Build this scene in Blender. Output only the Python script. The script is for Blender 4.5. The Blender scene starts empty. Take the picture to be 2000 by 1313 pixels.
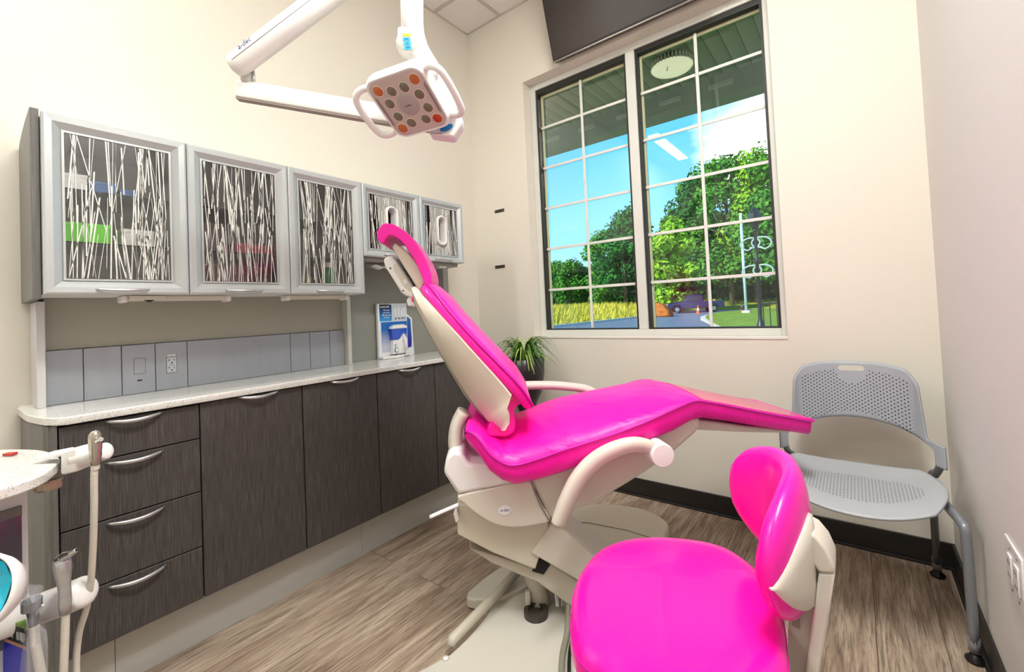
import bpy, bmesh, math, random
import numpy as np
from mathutils import Vector, Matrix, noise

# ------------------------------------------------------------------ camera
SC = bpy.context.scene
FPX, YAW, PITCH, ROLL, CAMZ, PCX, PCY = 850.4, 37.46, 1.523, -2.638, 1.159, 1014.9, 580.6
y_, p_, r_ = [math.radians(v) for v in (YAW, PITCH, ROLL)]
FW = np.array([-math.sin(y_) * math.cos(p_), math.cos(y_) * math.cos(p_), math.sin(p_)])
_rt = np.array([math.cos(y_), math.sin(y_), 0.0]); _up = np.cross(_rt, FW)
RT = _rt * math.cos(r_) + _up * math.sin(r_)
UP = -_rt * math.sin(r_) + _up * math.cos(r_)
CAM = np.array([0, 0, CAMZ])
cd = bpy.data.cameras.new('camera'); cam = bpy.data.objects.new('camera', cd)
SC.collection.objects.link(cam); SC.camera = cam
M = Matrix(((RT[0], UP[0], -FW[0], 0), (RT[1], UP[1], -FW[1], 0), (RT[2], UP[2], -FW[2], CAMZ), (0, 0, 0, 1)))
cam.matrix_world = M
cd.sensor_width = 36; cd.sensor_fit = 'HORIZONTAL'; cd.lens = FPX / 2000 * 36
cd.shift_x = -(PCX - 1000) / 2000; cd.shift_y = (PCY - 656.5) / 2000
cd.clip_start = 0.02; cd.clip_end = 600

# ------------------------------------------------------------------ world sky
def ray(px, py): return FW + RT * (px - PCX) / FPX - UP * (py - PCY) / FPX
W = bpy.data.worlds.new('sky'); SC.world = W; W.use_nodes = True
nt = W.node_tree; nt.nodes.clear()
def N(nt, t, **k):
    n = nt.nodes.new(t)
    for a, v in k.items():
        if a.startswith('i_'):
            key = a[2:]; key = int(key) if key.isdigit() else key.replace('_', ' ')
            n.inputs[key].default_value = v
        else: setattr(n, a, v)
    return n
def ramp(nt, stops, interp='LINEAR'):
    n = nt.nodes.new('ShaderNodeValToRGB'); cr = n.color_ramp; cr.interpolation = interp
    while len(cr.elements) < len(stops): cr.elements.new(0.5)
    for e, (p, c) in zip(cr.elements, stops):
        e.position = p; e.color = (*c, 1) if len(c) == 3 else c
    return n
tc = N(nt, 'ShaderNodeTexCoord'); sx = N(nt, 'ShaderNodeSeparateXYZ'); nt.links.new(tc.outputs['Generated'], sx.inputs[0])
gr = ramp(nt, [(0.0, (0.55, 0.80, 0.95)), (0.12, (0.33, 0.72, 0.98)), (0.35, (0.10, 0.50, 0.95)), (0.8, (0.04, 0.25, 0.75))])
nt.links.new(sx.outputs['Z'], gr.inputs[0])
mp = N(nt, 'ShaderNodeMapping'); mp.inputs['Scale'].default_value = (2.2, 2.2, 6.0)
nt.links.new(tc.outputs['Generated'], mp.inputs[0])
nz = N(nt, 'ShaderNodeTexNoise', i_Scale=1.6, i_Detail=6.0, i_Roughness=0.55); nt.links.new(mp.outputs[0], nz.inputs['Vector'])
d = ray(1500, 262); d = d / np.linalg.norm(d)
vm = N(nt, 'ShaderNodeVectorMath', operation='DISTANCE'); nt.links.new(tc.outputs['Generated'], vm.inputs[0]); vm.inputs[1].default_value = tuple(d)
mr = N(nt, 'ShaderNodeMapRange'); mr.inputs['From Min'].default_value = 0.02; mr.inputs['From Max'].default_value = 0.17
mr.inputs['To Min'].default_value = 0.42; mr.inputs['To Max'].default_value = -0.13
nt.links.new(vm.outputs['Value'], mr.inputs['Value'])
ad = N(nt, 'ShaderNodeMath', operation='ADD'); nt.links.new(nz.outputs['Fac'], ad.inputs[0]); nt.links.new(mr.outputs[0], ad.inputs[1])
cl = ramp(nt, [(0.50, (0, 0, 0)), (0.78, (1, 1, 1))]); nt.links.new(ad.outputs[0], cl.inputs[0])
mx = N(nt, 'ShaderNodeMixRGB'); nt.links.new(cl.outputs[0], mx.inputs[0]); nt.links.new(gr.outputs[0], mx.inputs[1]); mx.inputs[2].default_value = (1.25, 1.25, 1.25, 1)
bg = N(nt, 'ShaderNodeBackground'); bg.inputs['Strength'].default_value = 1.05
nt.links.new(mx.outputs[0], bg.inputs[0]); ow = N(nt, 'ShaderNodeOutputWorld'); nt.links.new(bg.outputs[0], ow.inputs[0])

# ------------------------------------------------------------------ sun, mirrored ceiling strip and an added ceiling light
def light(name, kind, loc, energy, color=(1, 1, 1), **k):
    l = bpy.data.lights.new(name, kind); l.energy = energy; l.color = color
    for a, v in k.items(): setattr(l, a, v)
    o = bpy.data.objects.new(name, l); SC.collection.objects.link(o); o.location = loc
    return o
sun = light('sun', 'SUN', (0, 0, 20), 4.2, (1.0, 0.95, 0.82), angle=0.01)
sun.rotation_euler = Vector((0.55, 1.0, -0.75)).to_track_quat('-Z', 'Y').to_euler()
for i, (x, y, sx_, sy_, en_) in enumerate(((-0.04, 0.6, 0.30, 1.2, 42), (-1.95, -0.85, 0.16, 1.3, 22))):  # the wider strip is an added light, out of view
    o = light('ceiling_strip_light', 'AREA', (x, y, 3.325), en_, (0.985, 1.0, 0.965), shape='RECTANGLE', size=sx_ - .02, size_y=sy_ - .02)
SC.view_settings.view_transform = 'Standard'; SC.view_settings.look = 'None'
SC.view_settings.exposure = 0.6; SC.view_settings.gamma = 1; SC.view_settings.use_curve_mapping = False

# ------------------------------------------------------------------ helpers
C = SC.collection
def onz(px, py, z): q = ray(px, py); return CAM + q * (z - CAMZ) / q[2]
def onx(px, py, x): q = ray(px, py); return CAM + q * x / q[0]
def ony(px, py, y): q = ray(px, py); return CAM + q * y / q[1]
def dep(px, py, z): return CAM + ray(px, py) * z
def onpl(px, py, p0, n): q = ray(px, py); n = np.array(n, float); return CAM + q * ((np.array(p0) - CAM) @ n) / (q @ n)

def lin(c):
    if isinstance(c, str): c = [int(c[i:i + 2], 16) for i in (0, 2, 4)]
    return tuple(((v / 255) / 12.92 if v / 255 <= 0.04045 else ((v / 255 + 0.055) / 1.055) ** 2.4) for v in c)
MATS = {}
def mat(name, col='ffffff', rough=0.5, metal=0.0, spec=0.5, coat=0.0, bump=None, var=None, emit=None, alpha=1.0, trans=0.0, sheen=0.0):
    if name in MATS: return MATS[name]
    m = bpy.data.materials.new(name); m.use_nodes = True; MATS[name] = m
    t = m.node_tree; b = t.nodes['Principled BSDF']
    c = lin(col)
    b.inputs['Base Color'].default_value = (*c, 1); b.inputs['Roughness'].default_value = rough
    b.inputs['Metallic'].default_value = metal; b.inputs['Specular IOR Level'].default_value = spec
    b.inputs['Coat Weight'].default_value = coat; b.inputs['Alpha'].default_value = alpha
    b.inputs['Transmission Weight'].default_value = trans
    if emit: b.inputs['Emission Color'].default_value = (*lin(emit[0]), 1); b.inputs['Emission Strength'].default_value = emit[1]
    tcn = N(t, 'ShaderNodeTexCoord')
    if var:   # (amount, scale vec)  subtle procedural colour variation
        mpn = N(t, 'ShaderNodeMapping'); mpn.inputs['Scale'].default_value = var[1]; t.links.new(tcn.outputs['Object'], mpn.inputs[0])
        nn = N(t, 'ShaderNodeTexNoise', i_Scale=1.0, i_Detail=5.0, i_Roughness=0.6); t.links.new(mpn.outputs[0], nn.inputs['Vector'])
        a = var[0]
        rr = ramp(t, [(0.3, tuple(v * (1 - a) for v in c)), (0.7, tuple(min(1, v * (1 + a)) for v in c))]); t.links.new(nn.outputs['Fac'], rr.inputs[0])
        t.links.new(rr.outputs[0], b.inputs['Base Color'])
    if bump:  # (strength, scale vec)
        mpn = N(t, 'ShaderNodeMapping'); mpn.inputs['Scale'].default_value = bump[1]; t.links.new(tcn.outputs['Object'], mpn.inputs[0])
        nn = N(t, 'ShaderNodeTexNoise', i_Scale=1.0, i_Detail=4.0); t.links.new(mpn.outputs[0], nn.inputs['Vector'])
        bb = N(t, 'ShaderNodeBump'); bb.inputs['Strength'].default_value = bump[0]; bb.inputs['Distance'].default_value = 0.01
        t.links.new(nn.outputs['Fac'], bb.inputs['Height']); t.links.new(bb.outputs[0], b.inputs['Normal'])
    return m

def wloc(o):
    v = Vector((0, 0, 0))
    while o: v += o.location; o = o.parent
    return v
def link(name, me, m, parent=None, smooth=False, label=None):
    o = bpy.data.objects.new(name, me); C.objects.link(o)
    if parent is not None:
        w = wloc(parent); me.transform(Matrix.Translation(-w)); o.parent = parent
    if m is not None: me.materials.append(m)
    if smooth:
        me.polygons.foreach_set('use_smooth', [True] * len(me.polygons))
    if label: o['label'] = label
    return o
def finish(o, bevel=0, seg=2, sub=0, autosm=None, solid=0):
    if solid:
        s = o.modifiers.new('solid', 'SOLIDIFY'); s.thickness = solid; s.offset = 0
    if bevel:
        s = o.modifiers.new('bevel', 'BEVEL'); s.width = bevel; s.segments = seg; s.limit_method = 'ANGLE'; s.angle_limit = math.radians(35)
        if seg > 1: s.harden_normals = False
    if sub:
        s = o.modifiers.new('sub', 'SUBSURF'); s.levels = s.render_levels = sub
    return o
def raw(name, V, F, m, parent=None, smooth=False, bevel=0, seg=2, sub=0, solid=0, label=None):
    me = bpy.data.meshes.new(name); me.from_pydata([tuple(float(c) for c in v) for v in V], [], [tuple(int(i) for i in f) for f in F]); me.update()
    bm = bmesh.new(); bm.from_mesh(me); bmesh.ops.recalc_face_normals(bm, faces=bm.faces); bm.to_mesh(me); bm.free()
    o = link(name, me, m, parent, smooth, label)
    finish(o, bevel, seg, sub, solid=solid)
    if bevel and seg > 1:
        me.polygons.foreach_set('use_smooth', [True] * len(me.polygons))
        try:
            me.set_sharp_from_angle(angle=math.radians(50))
        except Exception: pass
    return o
class MB:
    def __init__(s): s.V = []; s.F = []
    def add(s, V, F):
        n = len(s.V); s.V += [tuple(v) for v in V]; s.F += [tuple(i + n for i in f) for f in F]; return s
    def box(s, lo, hi, fr=None):
        (a, b, c), (d, e, f) = lo, hi
        V = [(x, y, z) for z in (c, f) for y in (b, e) for x in (a, d)]
        if fr is not None: V = [fr(*v) for v in V]
        return s.add(V, [(0, 2, 3, 1), (4, 5, 7, 6), (0, 1, 5, 4), (2, 6, 7, 3), (0, 4, 6, 2), (1, 3, 7, 5)])
    def tube(s, path, r, n=12, caps=True, squash=None):
        P = [Vector(p) for p in path]; K = len(P)
        R = r if isinstance(r, (list, tuple)) else [r] * K
        T = []
        for i in range(K):
            t = (P[min(i + 1, K - 1)] - P[max(i - 1, 0)]); T.append(t.normalized())
        up = Vector((0, 0, 1)) if abs(T[0].z) < 0.9 else Vector((1, 0, 0))
        u = T[0].cross(up).normalized(); rings = []
        for i in range(K):
            u = (u - T[i] * u.dot(T[i])).normalized(); v = T[i].cross(u)
            a, b = squash or (1, 1)
            rings.append([P[i] + u * math.cos(2 * math.pi * k / n) * R[i] * a + v * math.sin(2 * math.pi * k / n) * R[i] * b for k in range(n)])
        return s.loft(rings, caps)
    def loft(s, rings, caps=True, closed=True):
        n = len(rings[0]); V = [p for r in rings for p in r]; F = []
        for i in range(len(rings) - 1):
            for k in range(n if closed else n - 1):
                a, b = i * n + k, i * n + (k + 1) % n
                F.append((a, b, b + n, a + n))
        if caps: F += [tuple(range(n - 1, -1, -1)), tuple(range((len(rings) - 1) * n, len(rings) * n))]
        return s.add(V, F)
    def lathe(s, prof, fr, n=24, caps=True):
        return s.loft([[fr(r * math.cos(2 * math.pi * k / n), r * math.sin(2 * math.pi * k / n), h) for k in range(n)] for r, h in prof], caps)
    def prism(s, poly, fr, lo, hi):
        n = len(poly)
        V = [fr(u, v, lo) for u, v in poly] + [fr(u, v, hi) for u, v in poly]
        F = [tuple(range(n - 1, -1, -1)), tuple(range(n, 2 * n))] + [(i, (i + 1) % n, n + (i + 1) % n, n + i) for i in range(n)]
        return s.add(V, F)
    def build(s, name, m, parent=None, **k): return raw(name, s.V, s.F, m, parent, **k)
def box(name, lo, hi, m, parent=None, **k): return MB().box(lo, hi).build(name, m, parent, **k)
def tube(name, path, r, m, parent=None, n=12, squash=None, **k): return MB().tube(path, r, n, squash=squash).build(name, m, parent, smooth=True, **k)
def smooth_path(P, n=6):
    P = [np.array(p, float) for p in P]; out = []
    for i in range(len(P) - 1):
        p0, p1, p2, p3 = P[max(i - 1, 0)], P[i], P[i + 1], P[min(i + 2, len(P) - 1)]
        for k in range(n):
            t = k / n
            out.append(0.5 * ((2 * p1) + (-p0 + p2) * t + (2 * p0 - 5 * p1 + 4 * p2 - p3) * t * t + (-p0 + 3 * p1 - 3 * p2 + p3) * t ** 3))
    out.append(P[-1]); return out
def smooth_poly(P, n=4):
    P = [np.array(p, float) for p in P]; K = len(P); out = []
    for i in range(K):
        p0, p1, p2, p3 = P[i - 1], P[i], P[(i + 1) % K], P[(i + 2) % K]
        for k in range(n):
            t = k / n
            out.append(0.5 * ((2 * p1) + (-p0 + p2) * t + (2 * p0 - 5 * p1 + 4 * p2 - p3) * t * t + (-p0 + 3 * p1 - 3 * p2 + p3) * t ** 3))
    return out
def ident(x, y, z): return (x, y, z)
def frame(o, X, Y, Z):
    o, X, Y, Z = [np.array(v, float) for v in (o, X, Y, Z)]
    return lambda a, b, c: tuple(o + X * a + Y * b + Z * c)
def nrm(v): v = np.array(v, float); return v / np.linalg.norm(v)
def thing(name, label, cat, loc=(0, 0, 0), group=None):
    o = bpy.data.objects.new(name, None); C.objects.link(o); o.location = tuple(float(v) for v in loc); o.empty_display_size = 0.05
    return tag(o, label, cat, group)
def tag(o, label, cat, group=None, kind=None):
    o['label'] = label; o['category'] = cat
    if group: o['group'] = group
    if kind: o['kind'] = kind
    return o
def struct(o): o['kind'] = 'structure'; return o
def text(name, s, fr, size, m, parent, depth=0.0008, italic=0.0, align='CENTER'):
    cu = bpy.data.curves.new(name, 'FONT'); cu.body = s; cu.size = size; cu.extrude = depth; cu.shear = italic
    cu.align_x = align; cu.align_y = 'CENTER'; cu.resolution_u = 3
    o = bpy.data.objects.new(name, cu); C.objects.link(o)
    dg = bpy.context.evaluated_depsgraph_get(); me = bpy.data.meshes.new_from_object(o.evaluated_get(dg))
    bpy.data.objects.remove(o); bpy.data.curves.remove(cu)
    V = [fr(*v.co) for v in me.vertices]; F = [tuple(p.vertices) for p in me.polygons]; bpy.data.meshes.remove(me)
    return raw(name, V, F, m, parent)

# ------------------------------------------------------------------ materials
PINK = mat('pink_vinyl', 'fc0caa', 0.36, spec=0.5, coat=0.15, bump=(0.12, (60, 60, 60)))
PINKD = mat('pink_piping', 'd808a8', 0.4)
CREAM = mat('cream_plastic', 'dcd5c8', 0.38, spec=0.45)
CREAMW = mat('white_plastic', 'efecea', 0.32, spec=0.5)
BEIGE = mat('beige_plastic', 'dad3c2', 0.42)
DARKGAP = mat('dark_gap', '1c1a19', 0.8)
WALL = mat('cream_wall_paint', 'e5dfd2', 0.75, spec=0.3, bump=(0.05, (220, 220, 220)))
WALLW = mat('white_wall_paint', 'e9e7e4', 0.7, spec=0.3, bump=(0.05, (220, 220, 220)))
SILVER = mat('brushed_silver', 'bfc2c2', 0.36, metal=0.3, spec=0.5)
CHROME = mat('satin_chrome', 'd0d0ce', 0.22, metal=1.0)
HANDLE = mat('satin_nickel', 'cfcfd0', 0.3, metal=0.85)
BLACK = mat('black_plastic', '161414', 0.4)
RUBBER = mat('black_rubber', '26221f', 0.45, var=(0.25, (3, 3, 3)))
GREYP = mat('grey_shell_plastic', 'a2a7ad', 0.42)
GREYM = mat('grey_metal_tube', '82858a', 0.35, metal=0.7)
PANELG = mat('blue_grey_panel', '9b9ea4', 0.45, metal=0.3, var=(0.03, (2, 30, 2)))
OLIVE = mat('back_panel_grey', 'a5a294', 0.7)
PLINTH = mat('plinth_grey', 'bdbdb6', 0.42, metal=0.2, var=(0.04, (2, 2, 40)))
MARKINK = mat('dark_blue_ink', '2a3560', 0.6)
def wood_dark(name, c0, c1, c2):
    m = mat(name, c1, 0.42, spec=0.35); t = m.node_tree; b = t.nodes['Principled BSDF']
    tcn = N(t, 'ShaderNodeTexCoord'); mpn = N(t, 'ShaderNodeMapping'); mpn.inputs['Scale'].default_value = (600, 600, 9); t.links.new(tcn.outputs['Object'], mpn.inputs[0])
    nn = N(t, 'ShaderNodeTexNoise', i_Scale=1.0, i_Detail=6.0, i_Roughness=0.7); t.links.new(mpn.outputs[0], nn.inputs['Vector'])
    r = ramp(t, [(0.32, lin(c0)), (0.5, lin(c1)), (0.68, lin(c2))]); t.links.new(nn.outputs['Fac'], r.inputs[0]); t.links.new(r.outputs[0], b.inputs['Base Color'])
    bb = N(t, 'ShaderNodeBump', i_Strength=0.25); bb.inputs['Distance'].default_value = 0.002; t.links.new(nn.outputs['Fac'], bb.inputs['Height']); t.links.new(bb.outputs[0], b.inputs['Normal'])
    return m
WOOD = wood_dark('dark_grain_laminate', '322e2c', '4a4543', '6c6663')
ENDP = wood_dark('grey_end_laminate', '5c5a56', '6c6a66', '7b7975')
def quartz():
    m = mat('speckled_quartz', 'e4e2dc', 0.14, spec=0.6, coat=0.3); t = m.node_tree; b = t.nodes['Principled BSDF']
    tcn = N(t, 'ShaderNodeTexCoord'); v = N(t, 'ShaderNodeTexVoronoi', i_Scale=260.0); t.links.new(tcn.outputs['Object'], v.inputs['Vector'])
    nn = N(t, 'ShaderNodeTexNoise', i_Scale=130.0, i_Detail=3.0); t.links.new(tcn.outputs['Object'], nn.inputs['Vector'])
    r = ramp(t, [(0.0, lin('7a766e')), (0.22, lin('a5a198')), (0.40, lin('e6e4de'))]); t.links.new(v.outputs['Distance'], r.inputs[0])
    r2 = ramp(t, [(0.44, (0, 0, 0)), (0.54, (1, 1, 1))]); t.links.new(nn.outputs['Fac'], r2.inputs[0])
    mxn = N(t, 'ShaderNodeMixRGB'); t.links.new(r2.outputs[0], mxn.inputs[0]); mxn.inputs[1].default_value = (*lin('e6e4de'), 1); t.links.new(r.outputs[0], mxn.inputs[2])
    t.links.new(mxn.outputs[0], b.inputs['Base Color']); return m
QUARTZ = quartz()
def floor_mat():
    m = mat('oak_vinyl_plank', '8a7767', 0.4, spec=0.35); t = m.node_tree; b = t.nodes['Principled BSDF']
    tcn = N(t, 'ShaderNodeTexCoord')
    mp0 = N(t, 'ShaderNodeMapping'); mp0.inputs['Rotation'].default_value = (0, 0, math.pi / 2); t.links.new(tcn.outputs['Object'], mp0.inputs[0])
    br = N(t, 'ShaderNodeTexBrick', i_Scale=1.0); br.inputs['Brick Width'].default_value = 1.25; br.inputs['Row Height'].default_value = 0.178
    br.inputs['Mortar Size'].default_value = 0.0012; br.inputs['Mortar Smooth'].default_value = 0.2; br.offset = 0.37
    br.inputs['Color1'].default_value = (0, 0, 0, 1); br.inputs['Color2'].default_value = (1, 1, 1, 1); br.inputs['Mortar'].default_value = (0.5, 0.5, 0.5, 1)
    t.links.new(mp0.outputs[0], br.inputs['Vector'])
    # per plank offset of grain
    ma = N(t, 'ShaderNodeVectorMath', operation='MULTIPLY'); t.links.new(br.outputs['Color'], ma.inputs[0]); ma.inputs[1].default_value = (7.3, 3.1, 5.0)
    av = N(t, 'ShaderNodeVectorMath', operation='ADD'); t.links.new(tcn.outputs['Object'], av.inputs[0]); t.links.new(ma.outputs[0], av.inputs[1])
    mp1 = N(t, 'ShaderNodeMapping'); mp1.inputs['Scale'].default_value = (16, 1.6, 1); t.links.new(av.outputs[0], mp1.inputs[0])
    n1 = N(t, 'ShaderNodeTexNoise', i_Scale=1.0, i_Detail=7.0, i_Roughness=0.62, i_Distortion=1.2); t.links.new(mp1.outputs[0], n1.inputs['Vector'])
    mp2 = N(t, 'ShaderNodeMapping'); mp2.inputs['Scale'].default_value = (150, 7, 1); t.links.new(av.outputs[0], mp2.inputs[0])
    n2 = N(t, 'ShaderNodeTexNoise', i_Scale=1.0, i_Detail=4.0, i_Roughness=0.7, i_Distortion=0.6); t.links.new(mp2.outputs[0], n2.inputs['Vector'])
    r1 = ramp(t, [(0.26, lin('80695a')), (0.45, lin('a8927f')), (0.6, lin('bfab97')), (0.8, lin('d4c3af'))]); t.links.new(n1.outputs['Fac'], r1.inputs[0])
    r2 = ramp(t, [(0.36, lin('8f8f8f')), (0.55, lin('ffffff')), (0.72, lin('ffffff'))]); t.links.new(n2.outputs['Fac'], r2.inputs[0])
    m1 = N(t, 'ShaderNodeMixRGB', blend_type='MULTIPLY'); m1.inputs[0].default_value = 0.75; t.links.new(r1.outputs[0], m1.inputs[1]); t.links.new(r2.outputs[0], m1.inputs[2])
    m2 = N(t, 'ShaderNodeMixRGB', blend_type='MIX'); t.links.new(br.outputs['Fac'], m2.inputs[0]); t.links.new(m1.outputs[0], m2.inputs[1]); m2.inputs[2].default_value = (*lin('4c3f34'), 1)
    t.links.new(m2.outputs[0], b.inputs['Base Color'])
    bb = N(t, 'ShaderNodeBump', i_Strength=0.2); bb.inputs['Distance'].default_value = 0.003; t.links.new(n2.outputs['Fac'], bb.inputs['Height']); t.links.new(bb.outputs[0], b.inputs['Normal'])
    return m
FLOORM = floor_mat()
def thin_glass(name, tint, refl, rough=0.0):
    m = bpy.data.materials.new(name); m.use_nodes = True; t = m.node_tree; t.nodes.clear()
    tr = N(t, 'ShaderNodeBsdfTransparent'); tr.inputs[0].default_value = (*tint, 1)
    gl = N(t, 'ShaderNodeBsdfGlossy'); gl.inputs['Roughness'].default_value = rough
    fr = N(t, 'ShaderNodeFresnel', i_IOR=1.5); mu = N(t, 'ShaderNodeMath', operation='MULTIPLY'); mu.inputs[1].default_value = refl; t.links.new(fr.outputs[0], mu.inputs[0])
    mi = N(t, 'ShaderNodeMixShader'); t.links.new(mu.outputs[0], mi.inputs[0]); t.links.new(tr.outputs[0], mi.inputs[1]); t.links.new(gl.outputs[0], mi.inputs[2])
    o = N(t, 'ShaderNodeOutputMaterial'); t.links.new(mi.outputs[0], o.inputs[0]); return m
WGLASS = thin_glass('window_glass', (0.93, 0.97, 0.94), 1.5)
CGLASS = thin_glass('tinted_cabinet_glass', (0.93, 0.93, 0.93), 2.2, 0.12)
FILM = mat('clear_plastic_film', 'e6e6f2', .12, alpha=.30, coat=1.0)

# ------------------------------------------------------------------ room shell
XW, XR, YB, ZC, YR = -2.333, 0.277, 2.515, 3.354, -2.4
ox0, ox1, oz0, oz1 = -1.81, -0.2685, 0.957, 2.788
floor = struct(box('floor', (XW - 0.1, YR - 0.1, -0.12), (XR + 0.1, YB + 0.02, 0.0), FLOORM))
struct(box('wall_left', (XW - 0.12, YR, 0), (XW, YB, ZC + 0.1), WALL))
struct(box('wall_right', (XR, YR, 0), (XR + 0.12, YB, ZC + 0.1), WALLW))
struct(box('wall_rear', (XW - 0.12, YR - 0.12, 0), (XR + 0.12, YR, ZC + 0.1), WALLW))
w = MB(); Y1 = YB + 0.24
w.box((XW - 0.12, YB, -0.3), (ox0, Y1, 3.6)); w.box((ox1, YB, -0.3), (XR + 0.12, Y1, 3.6))
w.box((ox0, YB, -0.3), (ox1, Y1, oz0)); w.box((ox0, YB, oz1), (ox1, Y1, 3.6))
wb = struct(w.build('wall_back', WALL))
struct(MB().box((0.106, YB - 0.0022, 0.107), (0.124, YB, ZC)).build('trim_1', WALL))
def base(name, pts):
    b = MB()
    for lo, hi in pts: b.box(lo, hi)
    return struct(b.build(name, RUBBER, bevel=0.003))
base('baseboard_back', [((XW + 0.02, YB - 0.010, 0), (XR, YB, 0.106)), ((XW + 0.02, YB - 0.022, 0), (XR, YB - 0.009, 0.012))])
base('baseboard_right', [((XR - 0.010, YR, 0), (XR, YB - 0.012, 0.106)), ((XR - 0.02, YR, 0), (XR - 0.009, YB - 0.024, 0.012))])
# ceiling tiles in a T grid
TILE = mat('ceiling_tile', 'eeebe6', 0.9, bump=(0.3, (90, 90, 90)))
TBAR = mat('ceiling_tbar', 'c9c4ba', 0.5)
b = MB(); g = MB()
xs = [XW - 0.6 + 0.6 * 0, XW + 0.342]; xs = [XW, XW + 0.342]
while xs[-1] < XR: xs.append(min(XR, xs[-1] + 0.61))
ys = [YB, YB - 0.352]
while ys[-1] > YR: ys.append(max(YR, ys[-1] - 0.61))
lights_at = [(-0.04, 0.6, .15, .6), (-1.95, -0.85, .08, .65)]  # first fixture is added, set where the window does not mirror it
b.box((XW, YR, ZC + 0.008), (XR, YB, ZC + 0.03))
struct(b.build('ceiling', TILE))
for x in xs: g.box((max(XW, x - 0.012), YR, ZC - 0.001), (min(XR, x + 0.012), YB, ZC + 0.008))
for y in ys: g.box((XW, max(YR, y - 0.012), ZC - 0.0012), (XR, min(YB, y + 0.012), ZC + 0.008))
struct(g.build('trim_2', TBAR))
DIFF = mat('light_diffuser', 'ffffff', 0.5, emit=('fff8ee', 4.0))
for i, (x, y, a, c) in enumerate(lights_at):
    t = thing('ceiling_light', ['wide ceiling light strip above the stool, near the right hand wall', 'slim ceiling light strip along the left wall, seen mirrored in the window'][i], 'ceiling light', (x, y, ZC - 0.02))
    box('diffuser', (x - a + .01, y - c + .01, ZC - 0.012), (x + a - .01, y + c - .01, ZC - 0.006), DIFF, t)
    f = MB(); [f.box(*q) for q in (((x - a, y - c, ZC - 0.016), (x - a + .01, y + c, ZC)), ((x + a - .01, y - c, ZC - 0.016), (x + a, y + c, ZC)), ((x - a, y - c, ZC - 0.016), (x + a, y - c + .01, ZC)), ((x - a, y + c - .01, ZC - 0.016), (x + a, y + c, ZC)))]
    f.build('frame', CREAMW, t)

# ------------------------------------------------------------------ window
YD = 2.60
FR = mat('window_frame_white', 'd9dad2', 0.4, var=(0.03, (3, 3, 3)))
FRD = mat('window_gasket', '22241f', 0.5)
GRID = mat('window_grille', 'e2e2da', 0.4)
gz0, gz1 = 0.997, 2.745
panes = [(-1.768, -1.068), (-1.008, -0.303)]
f = MB(); F0, F1 = YD, YD + 0.075
f.box((ox0, F0, oz0), (panes[0][0], F1, oz1)); f.box((panes[1][1], F0, oz0), (ox1, F1, oz1)); f.box((panes[0][1], F0, gz0), (panes[1][0], F1, gz1))
f.box((panes[0][0], F0, oz0), (panes[1][1], F1, gz0)); f.box((panes[0][0], F0, gz1), (panes[1][1], F1, oz1))
wf = struct(f.build('window_1', FR, bevel=0.003))
for (a, c) in panes:
    k = MB(); t1 = 0.014
    y0, y1 = F0 + 0.012, F1 - 0.004
    k.box((a, y0, gz0), (a + t1, y1, gz1)); k.box((c - t1, y0, gz0), (c, y1, gz1)); k.box((a + t1, y0, gz0), (c - t1, y1, gz0 + 0.008)); k.box((a + t1, y0, gz1 - 0.03), (c - t1, y1, gz1))
    k.build('gasket', FRD, wf)
    l = MB(); e = 0.012
    l.box((a + t1, F1 - 0.02, gz1 - 0.046), (c - t1, F1 - 0.006, gz1 - 0.03)); l.box((a + t1, F1 - 0.02, gz0 + 0.008), (a + t1 + e, F1 - 0.006, gz1 - 0.046))
    l.build('sash_liner', mat('pale_sash_liner', 'cfd0a8', 0.5), wf)
    y = F1 - 0.012
    raw('glass_pane', [(a, y, gz0), (c, y, gz0), (c, y, gz1), (a, y, gz1)], [(0, 1, 2, 3)], WGLASS, wf)
    mu = MB(); yy = F1 - 0.03; mx_ = (a + c) / 2 + 0.002
    mu.box((mx_ - 0.009, yy - 0.004, gz0 + 0.008), (mx_ + 0.009, yy + 0.004, gz1 - 0.03))
    for i in range(5):
        z = 1.290 + 0.297 * i - 0.006
        mu.box((a + t1, yy - 0.0035, z - 0.009), (mx_ - 0.0095, yy + 0.0035, z + 0.009)); mu.box((mx_ + 0.0095, yy - 0.0035, z - 0.009), (c - t1, yy + 0.0035, z + 0.009))
    mu.build('grille', GRID, wf, bevel=0.002)
struct(box('trim_3', (ox0 - 0.0, YB - 0.004, oz0 - 0.012), (ox1 + 0.0, YD, oz0 + 0.002), mat('sill_white', 'e6e1d8', 0.4), bevel=0.003))

# ------------------------------------------------------------------ exterior
SOF = mat('soffit_boards', '9da087', 0.7)
t_ = SOF.node_tree; b_ = t_.nodes['Principled BSDF']; tcn = N(t_, 'ShaderNodeTexCoord')
wv = N(t_, 'ShaderNodeTexWave', i_Scale=1.0, wave_type='BANDS', bands_direction='X', wave_profile='SAW'); mpn = N(t_, 'ShaderNodeMapping'); mpn.inputs['Scale'].default_value = (3.0, 1, 1)
t_.links.new(tcn.outputs['Object'], mpn.inputs[0]); t_.links.new(mpn.outputs[0], wv.inputs['Vector'])
rr = ramp(t_, [(0.0, lin('3b3d30')), (0.08, lin('a9ac93')), (1.0, lin('8f937a'))]); t_.links.new(wv.outputs['Fac'], rr.inputs[0]); t_.links.new(rr.outputs[0], b_.inputs['Base Color'])
ZS, YO = 2.95, 3.73
struct(box('ceiling_porch', (-6, Y1, ZS), (4, YO, ZS + 0.05), SOF))
fas = MB().box((-6, YO, 2.76), (4, YO + 0.16, 3.35)).build('trim_4', mat('porch_fascia', '8d9480', 0.7)); struct(fas)
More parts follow.
